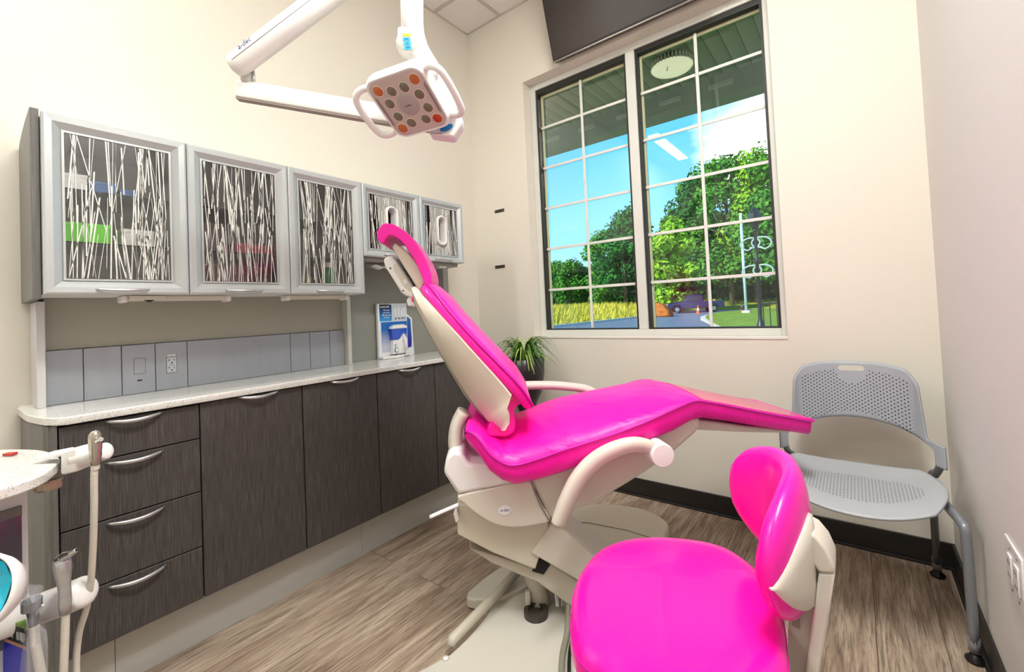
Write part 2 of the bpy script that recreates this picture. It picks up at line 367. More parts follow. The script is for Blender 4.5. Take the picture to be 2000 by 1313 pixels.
struct(box('ceiling_roof', (-6, YR - 0.3, 3.46), (4, YO + 0.16, 3.6), mat('roofing', '5a5650', 0.9)))
for x in (-2.75, -2.35, -1.95, -1.55, -1.15, -0.75, -0.35):
    o = MB(); o.box((x - 0.09, YO - 0.006, 2.845), (x + 0.09, YO - 0.001, 2.885))
    for q in range(3): o.box((x - 0.08, YO - 0.012, 2.85 + q * 0.012), (x + 0.08, YO - 0.006, 2.856 + q * 0.012))
    struct(o.build('trim_5', mat('vent_louvre', 'b4b8a2', 0.6)))
lp = thing('porch_light', 'round ribbed white lamp mounted under the porch ceiling outside', 'outdoor light', (-0.985, 3.28, 2.9))
q = frame((-0.985, 3.28, 0), (1, 0, 0), (0, 1, 0), (0, 0, 1))
PL = mat('lamp_housing', 'd9dbc2', 0.5)
MB().lathe([(0.0, 2.95), (0.10, 2.95), (0.125, 2.925), (0.15, 2.905), (0.0, 2.905)], q, 32, False).build('housing', PL, lp, smooth=False)
f = MB()
for k in range(36):
    a = 2 * math.pi * k / 36; f.box((0.118, -0.004, 2.9), (0.153, 0.004, 2.945), frame((-0.985, 3.28, 0), (math.cos(a), math.sin(a), 0), (-math.sin(a), math.cos(a), 0), (0, 0, 1)))
f.build('cooling_ribs', PL, lp)
MB().lathe([(0.15, 2.905), (0.14, 2.893), (0.09, 2.882), (0.0, 2.878)], q, 32, False).build('lens', mat('lamp_lens', 'eef0d8', 0.25, emit=('fff6d0', 0.35)), lp, smooth=True)
tube('pull_chain', [(-0.99, 3.2, 2.885), (-0.99, 3.18, 2.84)], 0.004, PL, lp, n=6)

def noise_mat(name, stops, scale, rough=0.9):
    m = mat(name, 'ffffff', rough, spec=0.1); t = m.node_tree; b = t.nodes['Principled BSDF']
    tcn = N(t, 'ShaderNodeTexCoord'); mpn = N(t, 'ShaderNodeMapping'); mpn.inputs['Scale'].default_value = scale; t.links.new(tcn.outputs['Object'], mpn.inputs[0])
    nn = N(t, 'ShaderNodeTexNoise', i_Scale=1.0, i_Detail=8.0, i_Roughness=0.7); t.links.new(mpn.outputs[0], nn.inputs['Vector'])
    r = ramp(t, [(p, lin(c)) for p, c in stops]); t.links.new(nn.outputs['Fac'], r.inputs[0]); t.links.new(r.outputs[0], b.inputs['Base Color']); return m
GRASS = noise_mat('meadow_grass', [(0.3, '4f6a1c'), (0.48, '8a9c2a'), (0.62, 'c6b23e'), (0.78, 'd8cf62')], (0.5, 0.5, 0.5))
ASPH = noise_mat('asphalt', [(0.3, '5e6a74'), (0.7, '7d8992')], (3, 3, 3))
LAWN = noise_mat('lawn', [(0.3, '5c7a24'), (0.7, '92a83c')], (2, 2, 2))
CONC = mat('kerb_concrete', 'cfc9b8', 0.8)
def gh(x, y):
    s = min(1, max(0, (-x - 13.6) / 10)); u = min(1.9, max(0, (y - 50) / 14))
    return -0.02 + max(s * 1.0 + 0.0, u * 1.15) + 0.12 * noise.noise(Vector((x * 0.2, y * 0.2, 0))) * s
V = []; F = []; nx, ny = 60, 60
for j in range(ny):
    for i in range(nx):
        x = -110 + 150 * i / (nx - 1); y = Y1 + 0.0 + 118 * (j / (ny - 1)) ** 1.3; V.append((x, y, gh(x, y) - 0.03))
for j in range(ny - 1):
    for i in range(nx - 1): a = j * nx + i; F.append((a, a + 1, a + 1 + nx, a + nx))
struct(raw('floor_meadow', V, F, GRASS, smooth=True))
V = []; F = []
for k, y in enumerate(np.linspace(6, 54, 40)):
    xl = -13.7 + 0.06 * math.sin(y * 0.3) + 0.0016 * max(0, y - 30) ** 2; V += [(xl, y, 0.012), (xl + 11, y, 0.012)]
    if k: F.append((2 * k - 2, 2 * k - 1, 2 * k + 1, 2 * k))
struct(raw('floor_road', V, F, ASPH))
k_ = MB(); P = [(V[2 * i][0] - 0.1, V[2 * i][1]) for i in range(40)]
for (x0, y0), (x1, y1) in zip(P, P[1:]): k_.add([(x0, y0, 0), (x0 + .25, y0, 0), (x1 + .25, y1, 0), (x1, y1, 0), (x0, y0, .13), (x0 + .25, y0, .13), (x1 + .25, y1, .13), (x1, y1, .13)], [(4, 5, 6, 7), (0, 4, 7, 3), (1, 2, 6, 5)])
struct(k_.build('trim_6', CONC))
isl = [onz(*q, 0) for q in ((1378, 622), (1400, 614), (1440, 610), (1530, 607), (1530, 655), (1440, 650), (1400, 640))]
isl = smooth_poly([(q[0], q[1]) for q in isl], 4)
struct(MB().prism(isl, ident, 0.012, 0.14).build('floor_island', LAWN))
c_ = np.mean(isl, axis=0); ring = [tuple(np.array(q) + nrm(np.array(q) - c_) * 0.35) for q in isl]
struct(MB().prism(ring, ident, 0.012, 0.12).build('trim_7', CONC))
# tall grass tufts: nobody could count the blades
rng = random.Random(5); b = MB()
for i in range(9000):
    y = rng.uniform(20, 60.5); x = -13.9 - rng.random() ** 1.3 * 26
    if x < -0.68 * y - 3: continue
    z = gh(x, y) - 0.03; h = rng.uniform(0.25, 0.7); a = rng.uniform(0, 6.3); wdt = 0.05; lx = rng.uniform(0, 0.35)
    b.add([(x - wdt * math.cos(a), y - wdt * math.sin(a), z), (x + wdt * math.cos(a), y + wdt * math.sin(a), z), (x + lx, y + rng.uniform(-.2, .2), z + h)], [(0, 1, 2)])
tag(b.build('meadow_grass', noise_mat('dry_grass_blades', [(0.35, '8aa02c'), (0.5, 'd2c04a'), (0.7, 'e8dc7c')], (0.7, 0.7, 0.7))), 'tall yellow green grass growing on the bank beyond the road', 'grass', kind='stuff')

def leaf_mat(name, cs):
    m = noise_mat(name, [(0.25, cs[0]), (0.5, cs[1]), (0.75, cs[2])], (0.45, 0.45, 0.45)); return m
LEAFS = [leaf_mat('leaves_dark', ('1f4a22', '2f6b30', '4c8a34')), leaf_mat('leaves_mid', ('2c6128', '4a8a30', '7fae3a')), leaf_mat('leaves_bright', ('4a8424', '86b62c', 'b8d243'))]
BARK = noise_mat('bark', [(0.3, '4f4638'), (0.7, '8a7d68')], (2, 2, 0.6))
def tree(x, y, h, r, kind, label, low=0.15, n=5200, leaf=0.30, seed=1, group='trees beyond the meadow', name='broadleaf_tree', bias=0):
    rng = random.Random(seed); z0 = gh(x, y) - 0.1
    t = thing(name, label, 'tree', (x, y, z0), group)
    tr = MB(); tr.tube([(x, y, z0), (x + 0.1, y, z0 + h * 0.4), (x - 0.1, y + .1, z0 + h * 0.85)], [0.028 * h * .6, 0.02 * h * .6, 0.006 * h], 8)
    blobs = []
    for i in range(26):
        zz = low + (1 - low) * rng.random() ** 0.8; rad = r * (0.35 + 0.65 * math.sin(math.pi * min(1, (zz - low) / (1 - low) * 0.8 + 0.15)))
        a = rng.uniform(0, 6.28); d = rad * math.sqrt(rng.random()) * 0.8
        c = (x + d * math.cos(a), y + d * math.sin(a), z0 + h * zz * 0.93); blobs.append((c, rng.uniform(0.22, 0.42) * r))
        if i % 3 == 0: tr.tube([(x, y, z0 + h * max(.15, zz * 0.6)), c], [0.006 * h, 0.002 * h], 5)
    tr.build('trunk', BARK, t, smooth=True)
    V = []; F = []
    for i in range(n):
        c, br = blobs[rng.randrange(len(blobs))]
        u = Vector((rng.gauss(0, 1), rng.gauss(0, 1), rng.gauss(0, .8))).normalized() * br * (0.55 + 0.5 * rng.random())
        p = Vector(c) + u; nn = (u.normalized() + Vector((rng.gauss(0, .5), rng.gauss(0, .5), rng.gauss(.4, .5)))).normalized()
        a = nn.orthogonal().normalized(); a.rotate(Matrix.Rotation(rng.uniform(0, 6.28), 3, nn)); bb = nn.cross(a); s = leaf * rng.uniform(.6, 1.3)
        k = len(V); V += [p - a * s - bb * s * .5, p + a * s * .2 - bb * s * .7, p + a * s + bb * s * .4, p - a * s * .1 + bb * s * .7]; F.append((k, k + 1, k + 2, k + 3))
    me = bpy.data.meshes.new('crown'); me.from_pydata([tuple(v) for v in V], [], F); link('crown', me, LEAFS[kind], t)
    return t
def tx(px, y): q = ony(px, 590, y); return q[0]
TR = [ # px, y, top px y, radius, kind, low
 (1078, 66, 512, 3.6, 0, 'rounded dark tree at the far left of the window view'),
 (1112, 60, 508, 3.4, 1, 'low rounded green tree in the left pane beside the dark one'),
 (1150, 64, 520, 3.0, 0, 'small dark tree just left of the leaning tree group'),
 (1183, 56, 450, 3.6, 1, 'mid height green tree behind the left pane grille'),
 (1222, 54, 398, 4.6, 0, 'tall dark tree just left of the window mullion'),
 (1262, 60, 440, 3.6, 0, 'shaded tree hidden behind the window mullion'),
 (1300, 44, 410, 3.4, 2, 'bright lime leaved tree at the left of the right pane'),
 (1345, 58, 345, 4.4, 0, 'dark leaning tree whose top stands clear against the sky'),
 (1385, 60, 325, 5.0, 1, 'tall airy green tree in the middle of the right pane'),
 (1430, 56, 300, 5.0, 1, 'tall sunlit tree right of the centre grille bar'),
 (1480, 58, 292, 5.4, 2, 'tallest sunlit tree at the right of the window view'),
 (1530, 54, 285, 5.2, 1, 'tall tree cut by the right window frame'),
 (1405, 66, 420, 4.4, 0, 'dense dark tree filling the gap behind the airy ones'),
 (1320, 68, 440, 4.2, 0, 'dark tree behind the lime leaved tree'),
 (1460, 68, 430, 4.6, 0, 'dense dark tree low behind the tallest sunlit tree')]
for i, (px, y, ty, r, kd, lab) in enumerate(TR):
    x = tx(px, y); q = ony(px, ty, y); h = q[2] - gh(x, y) + 0.1
    tree(x, y, h, r, kd, lab, low=0.12 if h < 12 else 0.22, seed=i + 3, n=7000 if h > 12 else 4500, leaf=0.24)
# undergrowth hedge behind the meadow
b = MB(); rng = random.Random(9)
for i in range(26000):
    x = rng.uniform(-52, 12); y = 62 + rng.uniform(-1, 10) ; z = gh(x, y) + rng.random() ** 1.0 * (5.2 + 1.2 * noise.noise(Vector((x * .25, 0, 0)))); s = .32
    p = Vector((x, y, z)); a = Vector((rng.gauss(0, 1), rng.gauss(0, 1), rng.gauss(0, 1))).normalized(); c = a.orthogonal().normalized()
    b.add([p - a * s, p + c * s * .8, p + a * s, p - c * s * .8], [(0, 1, 2, 3)])
tag(raw('undergrowth', b.V, b.F, LEAFS[0]), 'dark mass of brush and saplings under the trees beyond the meadow', 'undergrowth', kind='stuff')

# pickup truck
tq = onz(1356, 611, 0.0); hd = nrm((-0.88, -0.47, 0)); sd = np.array([-hd[1], hd[0], 0]); tp = np.array([-12.3, 43.6, 0.012])
fr = frame(tp, hd, sd, (0, 0, 1)); TB = mat('truck_paint', '1a345f', 0.3, metal=0.3, coat=0.5)
tk = thing('pickup_truck', 'dark blue pickup truck parked on the road outside', 'pickup truck', tp)
body = [(-2.6, .45), (-2.6, 1.05), (-.75, 1.08), (-.7, 1.1), (1.25, 1.08), (2.45, .98), (2.62, .8), (2.62, .45), (2.15, .42), (1.95, .75), (1.45, .75), (1.25, .42), (-1.15, .42), (-1.35, .75), (-1.85, .75), (-2.05, .42)]
MB().prism(body, lambda u, v, w: fr(u, w, v), -.88, .88).build('body', TB, tk, bevel=.05)
MB().prism([(-.75, 1.05), (-.62, 1.68), (.35, 1.7), (1.15, 1.06)], lambda u, v, w: fr(u, w, v), -.78, .78).build('cab', TB, tk, bevel=.06)
for s in (-1, 1): MB().prism([(-.5, 1.15), (-.45, 1.58), (.25, 1.6), (.85, 1.15)], lambda u, v, w: fr(u, w, v), s * .785 - .005, s * .785 + .005).build('side_window', mat('truck_window', '27323a', 0.1), tk)
for u in (1.7, -1.6):
    for s in (-1, 1):
        wh = MB().lathe([(.0, -.11), (.30, -.11), (.36, -.08), (.36, .08), (.30, .11), (0, .11)], lambda a, b, c: fr(u + a, s * .8 + c, .37 + b), 20, False).build('wheel', BLACK, tk)
        MB().lathe([(0, -.12), (.2, -.12), (.2, .12), (0, .12)], lambda a, b, c: fr(u + a, s * .8 + c, .37 + b), 16, False).build('hubcap', CHROME, wh)
MB().box((2.6, -.85, .5), (2.7, .85, .65), fr).build('bumper', CHROME, tk, bevel=.02)
for s in (-1, 1): MB().box((2.58, s * .7 - .14, .78), (2.64, s * .7 + .14, .92), fr).build('headlight', CREAMW, tk)
# cones
ORG = mat('cone_orange', 'f0602a', 0.6); WHB = mat('cone_white', 'f2efe6', 0.6)
for px, py, lab in ((1364, 613, 'orange cone standing in front of the blue pickup'), (1449, 605, 'orange cone farthest right along the road edge'), (1249, 622, 'orange cone by the kerb beside the window mullion')):
    q = onz(px, py, 0.012); t = thing('traffic_cone', lab, 'traffic cone', q, 'orange cones along the road')
    ff = frame(q, (1, 0, 0), (0, 1, 0), (0, 0, 1))
    MB().lathe([(0.03, 0.75), (0.085, 0.47)], ff, 12, False).build('tip', ORG, t, smooth=True); MB().lathe([(0.085, 0.47), (0.12, 0.3)], ff, 12, False).build('band', WHB, t, smooth=True)
    MB().lathe([(0.12, 0.3), (0.17, 0.03)], ff, 12, False).build('cone_body', ORG, t, smooth=True); MB().box((-.2, -.2, 0), (.2, .2, .03), ff).build('foot', ORG, t)
q = onz(1291, 619, 0.012); hp = MB()
hp.prism([(-.9, 0), (.9, 0), (.75, .5), (.3, .95), (-.2, 1.15), (-.65, .8)], lambda u, v, w: (q[0] + u, q[1] + w, q[2] + v), -.5, .5)
tag(hp.build('dirt_pile', noise_mat('rust_dirt', [(0.3, '9a4f22'), (0.7, 'd2813f')], (4, 4, 4)), bevel=.12), 'rust brown heap of dirt beside the kerb', 'dirt pile')
# lamp posts and fence
q = onz(1458, 615, 0.0); POL = mat('pale_pole_metal', 'b9d3dc', 0.4)
tp = thing('street_pole', 'slim pale metal light pole behind the grille in the right pane', 'pole', q); tube('pole', [q, (q[0], q[1], 7.2)], 0.09, POL, tp, n=10); box('pole_base', (q[0] - .25, q[1] - .25, 0), (q[0] + .25, q[1] + .25, .3), CONC, tp)
q = np.array([-2.29, 15.0, 0.0]); IRON = mat('black_iron', '151a1c', 0.4)
tp = thing('ornate_lamp_post', 'black ornate lamp post with scrolled brackets at the right of the window', 'lamp post', q)
MB().lathe([(.16, 0), (.16, .25), (.1, .35), (.06, .5), (.055, 2.2), (.09, 2.25), (.05, 2.35), (.05, 3.2), (.08, 3.25)], frame(q, (1, 0, 0), (0, 1, 0), (0, 0, 1)), 14).build('post', IRON, tp, smooth=True)
MB().lathe([(.08, 3.25), (.2, 3.6), (.16, 3.75), (.03, 3.95)], frame(q, (1, 0, 0), (0, 1, 0), (0, 0, 1)), 8).build('lantern', IRON, tp)
for zz in (1.9, 2.75):
    for s in (-1, 1):
        P = [(q[0], q[1], zz)] + [(q[0] + s * (.12 + .3 * math.cos(a) * (1 - a / 14)), q[1], zz + .2 * math.sin(a) * (1 - a / 14) + .08) for a in np.linspace(-1.2, 5.0, 22)]
        tube('scroll_bracket', P, 0.025, mat('bracket_grey', '9fb0b0', 0.4), tp, n=8)
fz = MB(); X0, X1, Yf = -1.62, 3.0, 11.0
fn = thing('iron_fence', 'black iron picket fence behind the ornate lamp post', 'fence', (X0, Yf, 0))
MB().box((X0, Yf - .02, 1.0), (X1, Yf + .02, 1.04)).box((X0, Yf - .02, .15), (X1, Yf + .02, .19)).build('rail', IRON, fn)
for i in range(int((X1 - X0) / .13)): fz.box((X0 + i * .13, Yf - .01, 0), (X0 + i * .13 + .018, Yf + .01, 1.12))
fz.build('pickets', IRON, fn)
bd = thing('brick_building', 'distant low brick building behind the fence at the right of the window', 'building', (-1.5, 38, 0))
box('wall', (-3.6, 36, 0), (10, 44, 2.6), mat('red_brick', '9a5544', 0.8, var=(.2, (3, 3, 12))), bd); box('roof', (-4.1, 35.5, 2.6), (10.5, 44.5, 3.3), mat('grey_roof', '8f9a98', 0.8), bd)
for x in (-2.6, -.6, 1.4): box('window', (x, 35.95, .8), (x + .9, 36.05, 2.1), mat('far_window', 'd6dcd8', 0.3), bd)

# ------------------------------------------------------------------ cabinetry
YS = [0.169, 0.539, 0.907, 1.273, 1.644, 1.992]
XU, XB, XK, XC = -1.955, -1.886, -1.950, -1.866
zt, zb, zs, zk = 1.838, 1.270, 1.464, 0.182
INT = mat('cabinet_interior_grey', 'e2dfdb', 0.6)
STICK = mat('white_stick_inlay', 'ecebe4', 0.4)
SHG = thin_glass('shelf_glass', (0.75, 0.82, 0.80), 1.5, 0.0)
def bow(name, x, ya, yb, z, m, parent, r=0.0047, out=0.022, sag=0.0045, drop=0.004):
    n = 13; P = []
    for i in range(n):
        t = i / (n - 1); e = math.sin(math.pi * t)
        P.append((x + 0.004 + out * e ** 0.6, ya + (yb - ya) * t, z + drop - (drop + sag) * e ** 1.0 + sag * 0.4))
    R = [r * (0.55 + 0.6 * math.sin(math.pi * i / (n - 1)) ** .5) for i in range(n)]
    return MB().tube(P, R, 8, squash=(1.0, 1.25)).build(name, m, parent, smooth=True)
def door_frame(ya, yb, z0, z1, bw, parent):
    # mitred frame with a dished inner slope
    V = []; rings = []
    for (ins, x) in ((0, XU - 0.022), (0, XU - 0.003), (0.006, XU), (bw * 0.45, XU - 0.001), (bw - 0.006, XU - 0.016), (bw - 0.006, XU - 0.011), (bw, XU - 0.011), (bw, XU - 0.022)):
        rings.append([(x, ya + ins, z0 + ins), (x, yb - ins, z0 + ins), (x, yb - ins, z1 - ins), (x, ya + ins, z1 - ins)])
    rings.append(rings[0])
    return MB().loft(rings, False).build('door_frame', SILVER, parent)
def sticks(ya, yb, z0, z1, seed, parent, n, hole=None, x=XU - 0.0135):
    rng = random.Random(seed); b = MB()
    def seg(y1, za, y2, zb_, w):
        b.add([(x, y1 - w, za), (x, y1 + w, za), (x, y2 + w * .8, zb_), (x, y2 - w * .8, zb_)], [(0, 1, 2, 3)])
    for i in range(n):
        w = rng.choice([.0005, .0007, .0010, .0014, .0020]); L = rng.uniform(.12, .32); s = rng.gauss(0, .09)
        k = rng.random()
        if k < .4: za = z1; zc = z1 - L
        elif k < .75: za = z0 + L; zc = z0
        else: za = rng.uniform(z0 + .1, z1); zc = max(z0, za - L)
        ym = rng.uniform(ya + .004, yb - .004); y1, y2 = ym + s * (za - zc) * .5, ym - s * (za - zc) * .5
        y1 = min(yb - .004, max(ya + .004, y1)); y2 = min(yb - .004, max(ya + .004, y2))
        if hole:
            hy, hz, hr, hh = hole
            ts = np.linspace(0, 1, 40); inside = [abs(y1 + (y2 - y1) * t - hy) < hr + w and abs(za + (zc - za) * t - hz) < hh for t in ts]
            if any(inside):
                f_ = inside.index(True); l_ = 39 - inside[::-1].index(True)
                if f_ > 2: t = ts[f_ - 1]; seg(y1, za, y1 + (y2 - y1) * t, za + (zc - za) * t, w)
                if l_ < 37: t = ts[l_ + 1]; seg(y1 + (y2 - y1) * t, za + (zc - za) * t, y2, zc, w)
                continue
        seg(y1, za, y2, zc, w)
    o = b.build('stick_inlay', STICK, parent); s_ = o.modifiers.new('s', 'SOLIDIFY'); s_.thickness = 0.0012; return o
def upper(i, z0, label, n, hole=False):
    ya, yb = YS[i] + .0015, YS[i + 1] - .0015; bd = .014; x0, x1 = XW + .002, XU - .024
    t = thing('upper_cabinet', label, 'cabinet', (XW + .002, (ya + yb) / 2, z0), 'wall cabinets over the counter')
    b = MB(); b.box((x0, ya, z0), (x1, ya + bd, zt - .006)); b.box((x0, yb - bd, z0), (x1, yb, zt - .006)); b.box((x0, ya + bd, z0), (x1, yb - bd, z0 + bd)); b.box((x0, ya + bd, zt - bd - .006), (x1, yb - bd, zt - .006)); b.box((x0, ya + bd, z0 + bd), (x0 + .01, yb - bd, zt - bd - .006))
    b.build('body', INT, t)
    if not hole:
        for zz in (z0 + .17, z0 + .345): box('glass_shelf', (x0 + .02, ya + bd, zz), (x1 - .03, yb - bd, zz + .006), SHG, t)
    bw = .05 if not hole else .043
    d = door_frame(ya, yb, z0, zt, bw, t)
    y0, y1, za, zc = ya + bw - .002, yb - bw + .002, z0 + bw - .002, zt - bw + .002
    if hole:
        hy, hz = (ya + yb) / 2 - .005, (za + zc) / 2 + .004; r, hh = .031, .052
        P = []
        for k in range(24):
            a = 2 * math.pi * k / 24; P.append((hy + r * math.cos(a), hz + (hh if math.sin(a) >= 0 else -hh) + r * math.sin(a)))
        xg = XU - .0155; V = [(xg, y, z) for y, z in P]; V += [(xg, hy + (y1 - y0) * .5 * np.sign(round(y - hy, 4) or 1) if abs(math.cos(2 * math.pi * k / 24)) >= .7 else y, 0) for k, (y, z) in enumerate(P)]
        # outer ring projected on the rectangle
        out = []
        for k, (y, z) in enumerate(P):
            dy, dz = y - hy, z - hz; s = min((y1 - hy if dy > 0 else hy - y0) / max(abs(dy), 1e-6), (zc - hz if dz > 0 else hz - za) / max(abs(dz), 1e-6)); out.append((xg, hy + dy * s, hz + dz * s))
        V = [(xg, y, z) for y, z in P] + out
        o = raw('grey_panel', V, [(k, (k + 1) % 24, 24 + (k + 1) % 24, 24 + k) for k in range(24)], mat('grey_tint_panel', '9c9b94', 0.5), d)
        rings = []
        for ins, x in ((-.008, xg), (-.008, XU - .002), (-.004, XU + .005), (0.002, XU + .002), (.005, XU - .012), (.006, XU - .05)):
            ring = []
            for k in range(24):
                a = 2 * math.pi * k / 24; rr_ = r - ins; ring.append((x, hy + rr_ * math.cos(a), hz + (hh if math.sin(a) >= 0 else -hh) + rr_ * math.sin(a)))
            rings.append(ring)
        MB().loft(rings, False).build('oval_bezel', CREAMW, d, smooth=True)
        sticks(y0 + .004, y1 - .004, za + .004, zc - .004, 40 + i, d, n, (hy, hz, r + .009, hh + r + .009))
        # stack of folded things visible in the oval
        bb = thing('glove_box', 'dark carton standing behind the oval opening of the ' + ('left' if i == 3 else 'right') + ' small wall cabinet', 'box', (x1 - .1, hy, z0 + bd))
        box('carton', (x1 - .16, hy - .1, z0 + bd + .001), (x1 - .05, hy + .1, z0 + .26), mat('dark_brown_card', '3a2420', 0.8, var=(.4, (6, 6, 40))), bb)
        for q in range(3): box('fold_line', (x1 - .051, hy - .095, z0 + .09 + q * .05), (x1 - .0485, hy + .095, z0 + .094 + q * .05), mat('card_fold', '6a4038', 0.7), bb)
    else:
        raw('glass_pane', [(XU - .0155, y0, za), (XU - .0155, y1, za), (XU - .0155, y1, zc), (XU - .0155, y0, zc)], [(0, 1, 2, 3)], CGLASS, d); sticks(y0 + .004, y1 - .004, za + .004, zc - .004, 11 + i, d, n)
    bow('handle', XU - .004, (ya + yb) / 2 - .068, (ya + yb) / 2 + .068, z0 + .012, HANDLE, d, r=.004, out=.02, sag=.0, drop=.003)
    return t
upper(0, zb, 'silver framed glass cabinet nearest the camera, with green and white boxes inside', 92)
upper(1, zb, 'second silver framed glass cabinet, with a pink box on its lower shelf', 88)
upper(2, zb, 'third silver framed glass cabinet, with a green bottle at its foot', 84)
upper(3, zs, 'short cabinet with an oval opening, partly behind the pink headrest', 60, True)
upper(4, zs, 'short cabinet with an oval opening, last one toward the window', 60, True)
ep = [(XW + .003, zb - .012), (XU - .026, zb - .012), (XU - .026, zt + .012)] + [(XU - .026 + (-.35 if 0 else 0) - .345 * math.sin(a), zt - .03 + .042 * math.cos(a)) for a in np.linspace(.15, math.pi / 2, 10)] + [(XW + .003, zt - .06)]
e = MB().prism(ep, lambda u, v, w: (u, w, v), YS[0] - .020, YS[0] - .001).build('cabinet_end_panel', ENDP); tag(e, 'curved grey end panel on the near side of the wall cabinets', 'end panel')
# things on the shelves
def shelf_box(name, label, x, y0, y1, z, h, d, m, cat='box', extra=None):
    t = thing(name, label, cat, (x, (y0 + y1) / 2, z)); box('carton', (x - d, y0, z), (x, y1, z + h), m, t, bevel=.002); box('lid', (x - d - .001, y0 - .001, z + h * .82), (x + .001, y1 + .001, z + h + .001), m, t)
    if extra: extra(t)
    return t
LG = mat('lime_green_card', '6fe01e', 0.5); WC = mat('white_card', 'eceae6', 0.6); PKB = mat('rose_pink_card', 'e0607c', 0.5); BLB = mat('blue_card', '3b6ba5', 0.5)
s1, s2 = zb + .176, zb + .351
shelf_box('storage_box', 'lime green box on the lower glass shelf of the nearest cabinet', -2.03, .20, .335, s1 + .001, .065, .14, LG)
def lab(t):
    for k, (yy, zz, ww, hh) in enumerate(((.402, .03, .012, .022), (.418, .022, .006, .014), (.43, .034, .012, .012), (.428, .014, .014, .008))): box('label_mark', (-2.0299, yy, s1 + zz - hh / 2), (-2.0285, yy + ww, s1 + zz + hh / 2), mat('grey_print', '6c6a6e', .6), t)
shelf_box('storage_box', 'white box with dark lettering beside the lime green box', -2.03, .365, .455, s1 + .001, .058, .14, WC, extra=lab)
shelf_box('storage_box', 'white box on the upper shelf of the nearest cabinet', -2.06, .19, .285, s2 + .001, .06, .16, WC)
shelf_box('storage_box', 'pale blue box on the upper shelf of the nearest cabinet', -2.06, .295, .36, s2 + .001, .045, .16, BLB)
shelf_box('storage_box', 'blue box at the right of the upper shelf', -2.06, .37, .42, s2 + .001, .03, .16, BLB)
shelf_box('storage_box', 'rose pink box on the lower shelf of the second cabinet', -2.03, .72, .875, s1 + .001, .04, .16, PKB)
shelf_box('storage_box', 'red toned tray standing low in the second cabinet', -2.05, .60, .87, zb + .0145, .11, .16, mat('dusty_rose_card', '9a6a68', .7))
shelf_box('storage_box', 'yellow carton at the bottom of the third cabinet', -2.05, .945, 1.05, zb + .0145, .07, .15, mat('dull_yellow_card', 'b5a468', .6))
t = thing('green_bottle', 'green plastic bottle at the bottom right of the third cabinet', 'bottle', (-2.05, 1.13, zb + .0145))
q = frame((-2.05, 1.13, zb + .015), (1, 0, 0), (0, 1, 0), (0, 0, 1)); MB().lathe([(0, 0), (.038, 0), (.04, .01), (.04, .09), (.03, .11), (.015, .12), (0, .12)], q, 20, False).build('bottle_body', mat('green_plastic', '1f9a52', .3), t, smooth=True); MB().lathe([(.017, .12), (.017, .145), (0, .145)], q, 16, False).build('cap', CREAMW, t)

# side posts and back panels between counter and wall cabinets
zc0, zc1 = .876, .900
tag(box('side_post', (XW + .002, YS[0] + .0, zc1), (-2.165, YS[0] + .022, zb - .013), mat('pale_post', 'c9c6c6', .5), bevel=.002), 'pale upright panel at the near end between counter and wall cabinets', 'side panel')
tag(box('side_post', (XW + .002, 1.294, zc1), (-2.165, 1.316, zb - .001), mat('pale_post2', 'bdbbb2', .5), bevel=.002), 'pale upright panel left of the water flosser display', 'side panel')
tag(box('side_post', (XW + .002, 2.03, zc1), (-2.2, 2.075, zs - .002), mat('grey_post', 'a3a59f', .5), bevel=.002), 'grey upright panel at the window end of the counter', 'side panel')
tag(box('back_panel', (XW + .002, YS[0] + .023, zc1 + .19), (-2.215, 1.293, zb - .001), OLIVE), 'olive grey back panel above the blue grey splash panels', 'back panel')
tag(box('back_panel', (XW + .002, 1.317, zc1 + .001), (-2.255, 2.029, zs - .001), mat('sage_grey_panel', '8b8b82', .6)), 'sage grey back panel behind the water flosser display', 'back panel')
PY = [.193, .285, .388, .488, .592, 1.008, 1.105, 1.21, 1.2925]
